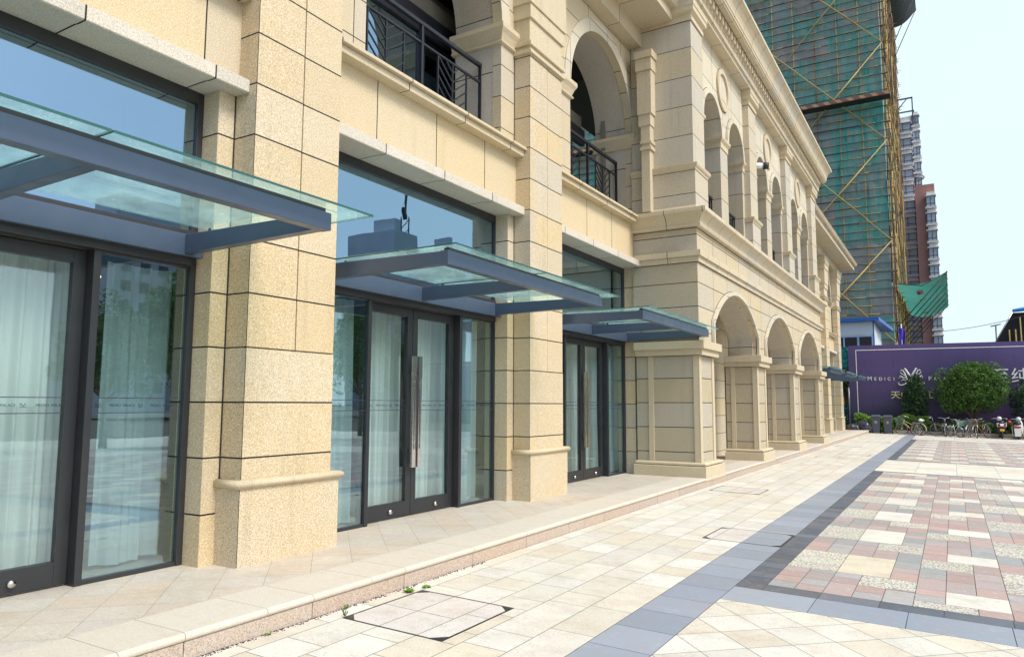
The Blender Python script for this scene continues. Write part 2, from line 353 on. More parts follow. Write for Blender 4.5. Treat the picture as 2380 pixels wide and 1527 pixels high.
def var(c, a=.055):
    k = 1 + rnd.uniform(-a, a); return tuple(min(1, q * k * (1 + rnd.uniform(-.010, .010))) for q in c)
CRM = [(.70, .645, .54), (.72, .68, .59), (.71, .67, .58), (.69, .62, .50), (.73, .70, .63), (.69, .65, .575)]
BLU = [(.305, .34, .40), (.33, .365, .425), (.29, .325, .39)]
DBL = [(.10, .12, .155), (.125, .14, .17), (.09, .11, .145), (.15, .165, .20)]
walk = MB(); G_ = .0028
def rect(mb, x0, x1, y0, y1, col, dz=.004, g=G_, mi=0):
    mb.cur = mi; gq(mb, [(x0 + g, y0 + g), (x1 - g, y0 + g), (x1 - g, y1 - g), (x0 + g, y1 - g)], dz, col)
covers_rects = [(-4.005, -3.08, 4.2, 5.17), (-2.72, -1.80, 9.07, 9.99), (-4.0, -3.09, 13.83, 14.73), (-3.75, -3.08, 24.43, 25.25), (-3.32, -2.40, 26.3, 27.2), (-4.0, -3.12, 31.1, 32.0), (-3.33, -2.44, 35.9, 36.8)]
rows = [-4.17, -4.005, -3.655, -3.305, -2.96, -2.605, -2.25]
def hits(x0, x1, y0, y1):
    return [c for c in covers_rects if x0 < c[1] - .01 and x1 > c[0] + .01 and y0 < c[3] - .01 and y1 > c[2] + .01]
def paved(mb, x0, x1, y0, y1, col):      # a tile, cut round any access cover
    h = hits(x0, x1, y0, y1)
    if not h: rect(mb, x0, x1, y0, y1, col); return
    c = h[0]
    if y0 < c[2] - .02: rect(mb, x0, x1, y0, c[2], col)
    if y1 > c[3] + .02: rect(mb, x0, x1, c[3], y1, col)
    ya, yb = max(y0, c[2]), min(y1, c[3])
    if x0 < c[0] - .02: rect(mb, x0, c[0], ya, yb, col)
    if x1 > c[1] + .02: rect(mb, c[1], x1, ya, yb, col)
for i in range(6):
    y = -6 + rnd.uniform(0, .5)
    while y < 47.6:
        L = rnd.choice([.35, .5, .5, .7, .9]); y2 = min(y + L, 47.6)
        paved(walk, rows[i], rows[i + 1], y, y2, var(rnd.choice(CRM))); y = y2
o = walk.build('walkway_paving', [M['tile']], fixn=False); tag(o, kind='structure')
band = MB(); yy = -6.0 + .02
while yy < 47.5:
    y2 = yy + .489
    for c in hits(-2.25, -1.79, yy, y2)[:1]: break
    paved(band, -2.25, -1.79, yy, y2, var(rnd.choice(BLU), .06)); yy = y2
o = band.build('blue_stone_band', [M['tile_s']], fixn=False); tag(o, kind='structure')
fld = MB()
def darkrow(x0, x1, y0, y1, along):
    a, b = (y0, y1) if along == 'y' else (x0, x1)
    q = a
    while q < b - .01:
        n = min(q + .2475 * (1 if along == 'y' else 1.9), b); c = var(rnd.choice(DBL), .12)
        rect(fld, *((x0, x1, q, n) if along == 'y' else (q, n, y0, y1)), c, mi=1); q = n
PNK = [(.46, .33, .305), (.50, .36, .33), (.45, .355, .335), (.43, .36, .345)]
GRY = [(.38, .385, .375), (.35, .365, .36), (.42, .40, .39)]
WHT = [(.70, .66, .58), (.72, .69, .62), (.70, .63, .49), (.71, .67, .59)]
PEB = [(.70, .66, .56), (.68, .64, .55)]
def field(xa, xb, ya, yb, oy):
    P = 1.98; W = .2365; nx = int((xb - xa) / W) + 1
    yc = ya; step = .165; ny = int(round((yb - ya) / step))
    def special(i, y):
        k = i % 8; ph = (y - oy) % P
        if k in (0, 1): return (PEB, 0, 1., 2) if ph < 1. else None
        if k in (2, 3) and ph < 1.: return (WHT, 1, 1., 2)
        if k in (3, 4) and ph >= 1.52: return (PEB, 2, .46, 2)
        if k in (5, 6) and .75 <= ph < 1.24: return (PEB, 3, .49, 2)
        if k in (6, 7) and 1.24 <= ph < 1.73: return (WHT, 4, .49, 2)
        return None
    x = xa
    for i in range(nx):
        x0 = xa + i * W; x1 = min(x0 + W, xb); y = ya
        if x1 - x0 < .02: break
        while y < yb - .02:
            s = special(i, y + .01)
            if s:
                ph = (y - oy) % P
                start = {0: 0., 1: 0., 2: 1.52, 3: .75, 4: 1.24}[s[1]]; end = start + s[2]
                y2 = min(y + (end - ph if end > ph else .3), yb)
                half = (y + y2) / 2 if s[2] > .8 and y2 - y > .7 else None
                first = (i % 8) in (0, 2, 3, 5, 6) and not ((i % 8) == 3 and s[1] == 1) and not ((i % 8) == 6 and s[1] == 3)
                if first or i == 0:
                    xe = min(x0 + 2 * W, xb)
                    for a, b in (((y, half), (half, y2)) if half and s[0] is PEB else ((y, y2),)):
                        rect(fld, x0, xe, a, b, var(rnd.choice(s[0]), .07), mi=2 if s[0] is PEB else 0)
                y = y2
            else:
                L = rnd.choice([.24, .33, .33, .48]); y2 = y + .05
                while y2 < min(y + L, yb) and not special(i, y2 + .01): y2 += .02
                y2 = min(y2, yb)
                rect(fld, x0, x1, y, y2, var(rnd.choice(PNK if rnd.random() < .66 else GRY), .09)); y = y2
def frame(ya, yb, xe):
    darkrow(-1.79, -1.553, ya, yb, 'y'); darkrow(-1.553, xe, ya, ya + .235, 'x'); darkrow(-1.553, xe, yb - .18, yb, 'x')
XE = 16.
for a, b in ((6.95, 20.82), (25.08, 40.9)):
    frame(a, b, XE); field(-1.553, XE, a + .235, b - .18, 8.15 if a < 10 else 26.3)
def strip(y0, y1, pal, lx, xe=XE, mi=0):
    x = -1.79
    while x < xe: rect(fld, x, min(x + lx, xe), y0, y1, var(rnd.choice(pal), .05), mi=mi); x += lx
strip(6.44, 6.95, BLU, .70, mi=1)
y = 20.82
for k in range(6):
    strip(y, y + .71, [(.74, .71, .63), (.70, .69, .62), (.74, .68, .55)], .9); y += .71
y = 40.9
for k in range(9): strip(y, y + .75, [(.72, .69, .62), (.66, .62, .54), (.60, .56, .50)], .9); y += .75
# 45 degree pavers nearest the camera
s = .25
for i in range(-3, 40):
    for j in range(-30, 16):
        for k in (0, 1):
            cx, cy = -1.79 + i * .5 + .25 * k, 5.54 + j * .5 - .25 * k
            if cx < -2.1 or cx > 12 or cy > 6.75 or cy < -5: continue
            pts = clip([(cx - s + .0035, cy), (cx, cy - s + .0035), (cx + s - .0035, cy), (cx, cy + s - .0035)], 0, -1.787, 1)
            if pts: pts = clip(pts, 1, 6.437, -1)
            if len(pts) > 2: fld.cur = 0; gq(fld, pts, .004, var(rnd.choice([(.71, .67, .58), (.69, .655, .575), (.73, .70, .63), (.69, .63, .52)]), .05))
# beyond the fields to the right, plain pavers
yy = -5.
while yy < 47:
    for x in range(16, 40): rect(fld, x, x + 1, yy, yy + 1, var(rnd.choice(CRM)))
    yy += 1
o = fld.build('plaza_paving', [M['tile'], M['tile_s'], M['pebble']], fixn=False); tag(o, kind='structure')
# raised platform in front of the building
pf = MB(); pf.box(-16, -4.185, -6, 47.0, -.01, .168); pf.cur = 1; pf.box(-4.2, -4.175, -6, 47.0, -.005, .118)
o = pf.build('platform', [M['grout'], M['riser']]); tag(o, kind='structure')
pn = MB(); pr = [(-4.70, .168), (-4.70, .1755)] + [(-4.185 + .028 * math.cos(R(a)), .1475 + .028 * math.sin(R(a))) for a in range(90, -91, -10)] + [(-4.25, .1195)]
pn.smooth = False; y = -6
while y < 47: pn.ext(pr, y + .002, y + 1.068); y += 1.07
o = pn.build('platform_nosing', M['nosing']); tag(o, kind='structure')
pt = MB(); s = .25
def clipx(pts, xm, xM):
    for lim, sg in ((xm, 1), (xM, -1)):
        outp = []
        for a, b in zip(pts, pts[1:] + pts[:1]):
            ia, ib = (a[0] - lim) * sg >= 0, (b[0] - lim) * sg >= 0
            if ia: outp.append(a)
            if ia != ib:
                tt = (lim - a[0]) / (b[0] - a[0]); outp.append((lim, a[1] + tt * (b[1] - a[1])))
        pts = outp
        if not pts: return []
    return pts
for i in range(0, 12):
    for j in range(-14, 96):
        for k in (0, 1):
            cx, cy = -9.7 + i * .5 + .25 * k, .29 + j * .5 + .25 * k
            if cy > 46.7: continue
            pts = clipx([(cx - s + .0015, cy), (cx, cy - s + .0015), (cx + s - .0015, cy), (cx, cy + s - .0015)], -9.4, -4.703)
            if len(pts) > 2:
                pt.col = var(rnd.choice([(.58, .51, .42), (.595, .53, .45), (.58, .53, .46), (.60, .51, .41)]), .025); pt.face([(a, b, .1745) for a, b in pts])
o = pt.build('platform_paving', [M['tile']], fixn=False); tag(o, kind='structure')
# access covers
def cover(c, label, name='access_cover'):
    x0, x1, y0, y1 = c; e = empty(name, ((x0 + x1) / 2, (y0 + y1) / 2, gz((x0 + x1) / 2)), 0, label, 'access cover', 'recessed access covers in the walkway')
    cx, cy = e.location.x, e.location.y; z0 = e.location.z
    f = MB(); w_ = .014
    L = lambda x, y, dz: (x - cx, y - cy, gz(x) + dz - z0)
    for a, b, c_, d in ((x0, x1, y0, y0 + w_), (x0, x1, y1 - w_, y1), (x0, x0 + w_, y0 + w_, y1 - w_), (x1 - w_, x1, y0 + w_, y1 - w_)):
        f.face([L(a, c_, .006), L(b, c_, .006), L(b, d, .006), L(a, d, .006)])
    for sx, sy, px, py in ((1, 1, x0, y0), (-1, 1, x1, y0), (-1, -1, x1, y1), (1, -1, x0, y1)):
        f.face([L(px + sx * w_, py + sy * w_, .0065), L(px + sx * .11, py + sy * w_, .0065), L(px + sx * w_, py + sy * .11, .0065)])
    f.build('frame', M['frame'], e)
    tl_ = MB(); xs = [x0 + w_] + [r_ for r_ in rows + [-2.25, -1.79] if x0 + .05 < r_ < x1 - .05] + [x1 - w_]
    for a, b in zip(xs[:-1], xs[1:]):
        y = y0 + w_
        while y < y1 - w_ - .01:
            y2 = min(y + rnd.choice([.45, .6]), y1 - w_); y2 = y1 - w_ if y1 - w_ - y2 < .1 else y2
            blu = a >= -2.26
            tl_.col = var(rnd.choice(BLU if blu else [(.66, .60, .54), (.68, .63, .58)]), .04)
            tl_.cur = 1 if blu else 0
            tl_.face([L(a + .003, y + .003, .005), L(b - .003, y + .003, .005), L(b - .003, y2 - .003, .005), L(a + .003, y2 - .003, .005)]); y = y2
    tl_.build('stone_infill', [M['tile'], M['tile_s']], e, fixn=False)
for c, l in zip(covers_rects, ['square access cover nearest the camera, with dark steel corner plates', 'access cover half on the blue-grey stone band, half on cream tiles',
    'access cover in the walkway in front of the first arcade pier', 'thin-edged access cover before the third arch, nearer of a staggered pair', 'farther access cover of the staggered pair before the third arch',
    'access cover by the step near the fourth arcade pier', 'farthest access cover in the walkway, out towards the blue band']): cover(c, l)

# ------------------------------------------------------------------ the building
BLD = empty('arcade_building', (-5.7, 20, .175), 0, 'long two-storey beige granite building with arcade, glazed doors and glass canopies', 'building')
BLD.location = (0, 0, 0)
XS, XR, XG, XW = -5.41, -5.69, -5.93, -5.66
def part(mb, name, mat, parent=BLD, **k): return mb.build(name, mat, parent, **k)
def ground_pier(y0, y1, split=.58, near=True):
    p = empty('pier'); p.parent = BLD
    a = MB(); a.box(XR, XG - .16, y0 - .183, y0 + .02, .17, 4.49); a.box(XR, XG - .16, y1 - .02, y1 + .183, .17, 4.49)
    part(a, 'door_reveal', M['pier'], p, bevel=.005, split=True)
    sh = MB(); sh.box(XS, XR - .1, y0, y1, .8, 2.094); sh.box(XS, XR - .1, y0, y0 + split - .009, 2.103, 7.07); sh.box(XS - .006, XR - .1, y0 + split + .009, y1, 2.103, 7.07)
    part(sh, 'shaft', M['pier'], p, bevel=.005)
    sh = MB(); sh.box(XS - .025, XR - .1, y0 + .02, y1 - .02, 2.0, 7.0); sh.box(XR + .004, XR - .02, y0 - .014, y0 + .01, .17, 7.07); sh.box(XS + .001, XS - .02, y0 + .001, y0 + .007, .925, 7.06); sh.box(XS + .0303, XS - .02, y0 - .0296, y0 - .025, .18, .84); part(sh, 'sealant_and_shade', M['seal_shade'], p)
    pl = MB(); pl.box(XS + .03, XR - .02, y0 - .03, y1 + .09, .165, .845); part(pl, 'plinth', M['plinth'], p, bevel=.004)
    mo = MB(); prf = [(-.05, .845), (.0, .845)] + [(.002 + .038 * math.cos(R(q)), .883 + .038 * math.sin(R(q))) for q in range(-90, 91, 18)] + [(-.05, .921)]
    x1 = XS + .03
    mo.smooth = True; mo.sweep(prf, [(XR - .02, y0 - .03, (0, -1)), (x1, y0 - .03, (1, -1)), (x1, y1 + .09, (1, 1)), (XR - .02, y1 + .09, (0, 1))]); part(mo, 'plinth_moulding', M['plain'], p)
    cp = MB()
    def ringbox(z0, z1, d, x=XS): cp.box(x + d, XR - .05, y0 - d, y1 + d, z0, z1)
    ringbox(7.07, 7.13, .045); ringbox(7.13, 7.20, .005); ringbox(7.20, 7.27, .045); ringbox(7.27, 7.655, 0.); ringbox(7.655, 7.885, .035); ringbox(7.885, 8.66, .0 + .06); ringbox(8.66, 8.93, .09); ringbox(8.93, 9.34, .12)
    part(cp, 'pilaster_cap', M['plain'], p, bevel=.008)
    return p
piersY = [(-.79, .30), (4.36, 5.45), (9.51, 10.61), (35.3, 36.5), (40.4, 41.55), (45.2, 46.4)]
for a, b in piersY: ground_pier(a, b)
# small pilaster that closes the corner between facade and arcade pier
pp = MB()
for z0, z1, x0, x1, d in ((.17, 4.45, -5.46, -5.40, 0), (5.6, 6.93, -5.38, -5.19, 0), (6.93, 7.0, -5.40, -5.15, .03), (7.0, 7.07, -5.38, -5.18, .0), (7.07, 7.13, -5.40, -5.15, .03), (7.13, 7.46, -5.39, -5.18, 0), (7.46, 7.71, -5.43, -5.16, .02), (7.71, 8.66, -5.45, -5.13, .04), (8.66, 8.93, -5.465, -5.11, .07), (8.93, 9.09, -5.482, -5.08, .10)):
    if z0 < 1: continue
    pp.box(x0, x1, 14.23 - d, 14.46, z0, z1)
part(pp, 'corner_pilaster', M['plain'], bevel=.006)

def door_leaf(parent, y0, y1, hinge):
    lf = empty('door'); lf.parent = parent
    f = MB(); x0, x1 = -6.02, -6.08; w_ = .10
    f.box(x0, x1, y0, y0 + w_, .19, 2.83); f.box(x0, x1, y1 - w_, y1, .19, 2.83)
    f.box(x0 + .001, x1 - .001, y0 + w_, y1 - w_, .19, .37); f.box(x0 + .001, x1 - .001, y0 + w_, y1 - w_, 2.72, 2.83)
    part(f, 'leaf_frame', M['frame'], lf, bevel=.004)
    gl = MB(); gl.box(-6.046, -6.054, y0 + w_, y1 - w_, .37, 2.72); part(gl, 'glass_pane', M['glass'], lf)
    ft = MB(); ft.tube([(-6.02, (y0 + y1) / 2 + .05, .27), (-5.985, (y0 + y1) / 2 + .05, .27)], .028, 10); part(ft, 'lock_knob', M['chrome'], lf)
    h = MB(); yh = y1 - .055 if hinge < 0 else y0 + .055; X = -5.945
    h.box(X + .014, X - .014, yh - .032, yh - .012, .80, 2.20); h.box(X + .014, X - .014, yh + .012, yh + .032, .80, 2.20)
    h.box(X + .017, X - .008, yh - .036, yh + .036, 1.93, 2.21); h.box(X + .017, X - .008, yh - .036, yh + .036, .79, 1.02)
    for z in (1.10, 1.17, 1.80, 1.87): h.box(X + .008, X - .006, yh - .034, yh + .034, z, z + .012)
    h.tube([(-6.02, yh, 2.0), (X, yh, 2.0)], .011, 8); h.tube([(-6.02, yh, 1.0), (X, yh, 1.0)], .011, 8)
    part(h, 'pull_handle', M['chrome'], lf)
    b = MB(); yb = y0 + w_, y1 - w_
    for z in (1.636, 1.514): b.box(-6.0445, -6.0455, *yb, z - .0035, z + .0035)
    part(b, 'sticker_lines', M['bandink'], lf); bandtext(lf, -6.0440, yb[0], yb[1])
    return lf
M['bandink'] = simple('sticker_ink', (.05, .05, .09), .5)
def text_mesh(txt, size, ext=.0008, font=None, sx=1.0):
    cu = bpy.data.curves.new('t', 'FONT'); cu.body = txt; cu.size = size; cu.extrude = ext; cu.align_x = 'CENTER'; cu.align_y = 'CENTER'
    ob = bpy.data.objects.new('t', cu); C.objects.link(ob); bpy.context.view_layer.update()
    dg = bpy.context.evaluated_depsgraph_get(); me = bpy.data.meshes.new_from_object(ob.evaluated_get(dg)); bpy.data.objects.remove(ob)
    return me
TXT = {}
def bandtext(parent, x, ya, yb):
    if 'a' not in TXT:
        TXT['a'] = text_mesh('MEDICI  PALACE', .030)
        e = MB()
        for s_ in (-1, 1):
            e.tube([(0, s_ * .001, -.012), (0, s_ * .012, .012), (0, s_ * .02, .017)], .0022, 4); e.tube([(0, s_ * .005, -.016), (0, s_ * .018, -.012), (0, s_ * .024, -.018)], .0018, 4)
            e.tube([(0, s_ * .014, .003), (0, s_ * .024, .006), (0, s_ * .021, -.004)], .0015, 4)
        me = e.build('x', M['bandink']); TXT['e'] = me.data; bpy.data.objects.remove(me)
        TXT['a'].materials.clear(); TXT['a'].materials.append(M['bandink'])
    y = ya + .06; k = 0
    while y < yb - .05:
        if k % 2 == 0:
            o = bpy.data.objects.new('crest_sticker', TXT['e']); o.location = (x, y, 1.575); w_ = .10
        else:
            if y + .13 > yb - .02: break
            o = bpy.data.objects.new('name_sticker', TXT['a']); o.rotation_euler = (R(90), 0, R(90)); o.location = (x, y + .10, 1.575); w_ = .26
        C.objects.link(o); o.parent = parent; y += w_; k += 1
def canopy(yn, yf, parent=BLD):
    c = empty('canopy'); c.parent = parent; ym = (yn + yf) / 2; XF = -4.10
    b = MB(); b.box(-5.86, -5.80, yn - .10, yf + .14, 2.905, 3.10); part(b, 'back_beam', M['steel'], c, bevel=.004)
    f = MB(); f.box(XF, XF - .10, yn - .045, yf + .045, 2.94, 3.078); part(f, 'front_beam', M['steel'], c, bevel=.004)
    for y in (yn, ym, yf):
        q = MB(); q.hexa([(-5.80, y - .045, 2.925), (XF - .10, y - .045, 2.945), (XF - .10, y + .045, 2.945), (-5.80, y + .045, 2.925)],
                         [(-5.80, y - .045, 3.095), (XF - .10, y - .045, 3.072), (XF - .10, y + .045, 3.072), (-5.80, y + .045, 3.095)])
        part(q, 'side_beam', M['steel'], c, bevel=.003)
    for a, b_ in ((yn - .07, ym - .008), (ym + .008, yf + .40)):
        g_ = MB(); g_.hexa([(-5.62, a, 3.128), (-3.99, a, 3.118), (-3.99, b_, 3.118), (-5.62, b_, 3.128)], [(-5.62, a, 3.140), (-3.99, a, 3.130), (-3.99, b_, 3.130), (-5.62, b_, 3.140)])
        gp = part(g_, 'glass_panel', M['cglass'], c)
        e_ = MB(); e_.box(-3.989, -3.985, a, b_, 3.116, 3.132); e_.box(-5.6, -3.99, a - .004, a - .0005, 3.119, 3.132); e_.box(-5.6, -3.99, b_ + .0005, b_ + .004, 3.119, 3.132)
        part(e_, 'glass_edge', M['cedge'], c)
    s_ = MB()
    for y in (yn + .02, ym - .02, ym + .02, yf - .02):
        for x in (-4.15, -5.5): s_.tube([(x, y, 3.07), (x, y, 3.119)], .012, 6)
    s_.box(XF - .02, XF - .08, yn, yf, 3.078, 3.112)
    part(s_, 'gasket', M['black'], c)
    return c
def bay(y0, y1, canopy_y=None, curt=True, spand=True):
    # opening between reveals y0..y1
    yc = (y0 + y1) / 2
    e = empty('shopfront'); e.parent = BLD; fr = MB(); X0, X1 = XG + .02, XG - .06
    fr.box(X0, X1, y0, y0 + .06, .175, 4.49); fr.box(X0, X1, y1 - .06, y1, .175, 4.49)
    fr.box(X0 + .001, X1 - .001, y0 + .06, y1 - .06, 4.38, 4.489); fr.box(X0 + .03, X1, y0 + .06, y1 - .06, 2.84, 3.16)
    for s_ in (-1, 1):
        fr.box(X0, X1 - .06, yc + s_ * .90 - .03 + s_ * .045, yc + s_ * .90 + .03 + s_ * .045, .175, 2.84)
        a, b = (y0 + .06, yc - .975) if s_ < 0 else (yc + .975, y1 - .06)
        fr.box(X0 - .01, X1, a, b, .175, .21); fr.box(X0 - .01, X1, a, b, 2.82, 2.845)
    fr.box(-5.99, -6.09, yc - .915, yc + .915, 2.835, 2.90)
    part(fr, 'frame', M['frame'], e, bevel=.004)
    for s_ in (-1, 1):
        a, b = (y0 + .06, yc - .975) if s_ < 0 else (yc + .975, y1 - .06)
        g_ = MB(); g_.box(XG - .008, XG - .016, a, b, .21, 2.82); part(g_, 'side_light_glass', M['glass_side'], e)
        l_ = MB()
        for z in (1.636, 1.514): l_.box(XG - .005, XG - .0065, a, b, z - .0035, z + .0035)
        part(l_, 'sticker_lines', M['bandink'], e); bandtext(e, XG - .0045, a, b)
    g_ = MB(); g_.box(XG - .008, XG - .016, y0 + .06, y1 - .06, 3.16, 4.38); part(g_, 'transom_glass', M['glass_up'], e)
    door_leaf(BLD, yc - .915, yc - .004, -1); door_leaf(BLD, yc + .004, yc + .915, 1)
    # dark rebate behind the frames, header over the opening
    if canopy_y is None: canopy_y = (yc - 1.80, yc + 1.74)
    canopy(*canopy_y)
def upper(ya, yb, c, r=1.5, arch=True):
    # ya..yb between pilaster shafts
    l = MB(); l.box(-5.50, XR - .3, ya + .003, yb - .003, 4.49, 4.61); l.box(-5.505, -5.62, ya + .003, yb - .003, 4.484, 4.4905); part(l, 'lintel', M['lintel'], bevel=.006)
    s_ = MB(); s_.box(XW, -6.2, ya - .06, yb + .06, 4.61, 5.41); part(s_, 'spandrel_wall', M['spandrel'])
    s_ = MB(); s_.box(-5.507, -6.3, ya + .002, yb - .002, 5.41, 5.497); s_.box(-5.455, -6.3, ya + .002, yb - .002, 5.503, 5.545); part(s_, 'sill', M['sill'], bevel=.006)
    a = MB(); pts = arc(c, 7.45, r)
    a.arch(XR, -5.84, ya - .5, yb + .5 if yb < 14 else 15.5, 7.42, 9.34, pts); a.box(XR, -5.84, ya - .5, c - r, 5.5, 7.12); a.box(XR, -5.84, c + r, yb + .5 if yb < 14 else 15.5, 5.5, 7.12)
    part(a, 'upper_arch_wall', M['archwall'])
    a = MB(); pts = arc(c, 7.45, r + .012)
    a.arch(-5.848, -6.55, ya - .5, yb + .5, 7.42, 9.34, pts); a.box(-5.8405, -6.55, ya - .5, c - r - .004, 5.5, 7.12); a.box(-5.8405, -6.55, c + r + .004, yb + .5, 5.5, 7.12)
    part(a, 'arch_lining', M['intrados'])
    a = MB(); a.ring(XR + .022, XR - .01, arc(c, 7.45, r), arc(c, 7.45, r + .24)); part(a, 'archivolt', M['uwall'])
    im = MB(); prf = [(-.1, 7.12), (.012, 7.12)] + [(.028 + .022 * math.sin(R(q)), 7.145 - .022 * math.cos(R(q))) for q in range(0, 181, 30)] + [(.02, 7.17), (.03, 7.20), (.06, 7.28), (.095, 7.34), (.10, 7.35), (.10, 7.42), (-.1, 7.42)]
    for sg, yi, yo in ((1, c + r, yb + .001), (-1, c - r, ya - .001)):
        path = [(-6.6, yi, (0, -sg)), (XR, yi, (1, -sg)), (XR, yo, (1, 0))]
        im.smooth = False; im.sweep(prf, path)
    part(im, 'impost', M['plain'], split=True)
    # iron railing
    r_ = MB(); X = -6.05; y0, y1 = c - r + .03, c + r - .42 if yb > 14 else c + r - .38
    y1 = c + r - .03
    def bx(a_, b_, z0, z1, t=.018): r_.box(X + t, X - t, a_, b_, z0, z1)
    bx(y0, y1, 6.81, 6.86, .03); bx(y0, y1, 6.545, 6.575); bx(y0, y1, 5.72, 5.75)
    n = 2; W = (y1 - y0) / n
    for i in range(n + 1):
        yy = y0 + i * W; r_.box(X + .024, X - .024, max(y0, yy - .022), min(y1, yy + .022), 5.50, 6.82)
    for i in range(n):
        b0 = y0 + i * W + .022; w3 = (W - .044) / 4
        for q in (1, 2, 3): bx(b0 + w3 * q - .011, b0 + w3 * q + .011, 5.55, 6.55, .012)
        for q, sg in ((0, -1), (1, -1), (2, 1)) if False else ((1, -1), (2, 1)):
            for z in [5.56 + .145 * t_ for t_ in range(-2, 7)]:
                a_, b_ = b0 + w3 * q + .01, b0 + w3 * (q + 1) - .01; za, zb = (z, z + .26) if sg > 0 else (z + .26, z)
                za2, zb2 = max(5.56, min(6.54, za)), max(5.56, min(6.54, zb))
                if abs(za2 - zb2) > .03:
                    t0 = (za2 - za) / (zb - za); t1 = (zb2 - za) / (zb - za)
                    r_.bar((X, a_ + (b_ - a_) * t0, za2), (X, a_ + (b_ - a_) * t1, zb2), .018)
    part(r_, 'balcony_railing', M['iron'])
bays = [(.483, 4.177, .30, 4.36, 2.40), (5.62, 9.36, 5.45, 9.51, 7.60), (10.79, 14.50, 10.61, 14.9, 12.985), (31.9, 35.1, 31.2, 35.3, 33.4), (36.69, 40.2, 36.5, 40.4, 38.45), (41.75, 45.0, 41.55, 45.2, 43.35)]
for k, (a, b, ya, yb, c) in enumerate(bays):
    cy = [(.48, 4.02), (5.66, 9.20), (10.86, 14.40), (31.6, 35.0), (36.75, 40.0), (41.95, 45.35)][k]
    bay(a, b, cy); upper(ya, yb, c)
# the two ends of the walls between reveals and the strip beside the arcade
st = MB(); st.box(XR, XG - .16, 14.50, 15.6, .17, 4.49); st.box(XR, XG - .16, 30.6, 31.9, .17, 4.49); part(st, 'door_reveal', M['pier'], bevel=.005, split=True)
# facade cornice in stepped soffits
prof = [(-6.6, 9.34), (-5.43, 9.34), (-5.43, 9.73), (-4.715, 9.73), (-4.715, 9.97), (-4.60, 9.97), (-4.56, 10.04), (-4.53, 10.10), (-6.6, 10.75)]
for a, b in ((-4, 14.452), (30.72, 48.3)):
    q = MB(); q.ext(prof, a, b); part(q, 'cornice', M['soffit'])
q = MB(); q.box(-5.7, -9, 46.4, 46.9, .17, 9.6); q.box(XR, -6.2, 46.35, 46.9, .17, 9.34); part(q, 'end_wall', M['archwall'], split=True)
# interior shell: ground floor, balcony recess
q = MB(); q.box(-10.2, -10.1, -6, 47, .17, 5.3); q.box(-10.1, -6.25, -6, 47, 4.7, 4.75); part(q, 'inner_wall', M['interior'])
q = MB(); q.box(-10.1, -6.1, -6, 47, .160, .1735); part(q, 'inner_floor', M['interior'])
for a, b in ((-6, 14.6), (30.8, 46.5)):
    q = MB(); q.box(-9.5, -6.2, a, b, 5.42, 5.5); part(q, 'balcony_floor', M['interior'])
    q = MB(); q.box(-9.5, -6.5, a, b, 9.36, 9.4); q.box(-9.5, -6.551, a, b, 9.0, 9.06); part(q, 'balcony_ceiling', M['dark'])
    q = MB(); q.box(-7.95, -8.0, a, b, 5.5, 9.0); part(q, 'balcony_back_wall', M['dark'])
    q = MB(); q.box(-6.95, -7.9, a, b, 7.78, 8.12); q.box(-7.2, -7.9, a, b, 8.12, 8.45); part(q, 'balcony_beam', M['beamin'])
    q = MB(); y = a + .2; fr = MB()
    while y < b - 1.2:
        q.box(-6.92, -6.93, y, y + 1.2, 5.55, 7.42); fr.box(-6.88, -6.96, y + 1.2, y + 1.32, 5.5, 7.78); y += 1.32
    fr2 = MB(); fr2.box(-6.87, -6.97, a, b, 7.42, 7.78)
    part(q, 'balcony_window', M['glass_up'], split=True); part(fr, 'window_mullion', M['iron'], split=True); part(fr2, 'window_head', M['iron'])

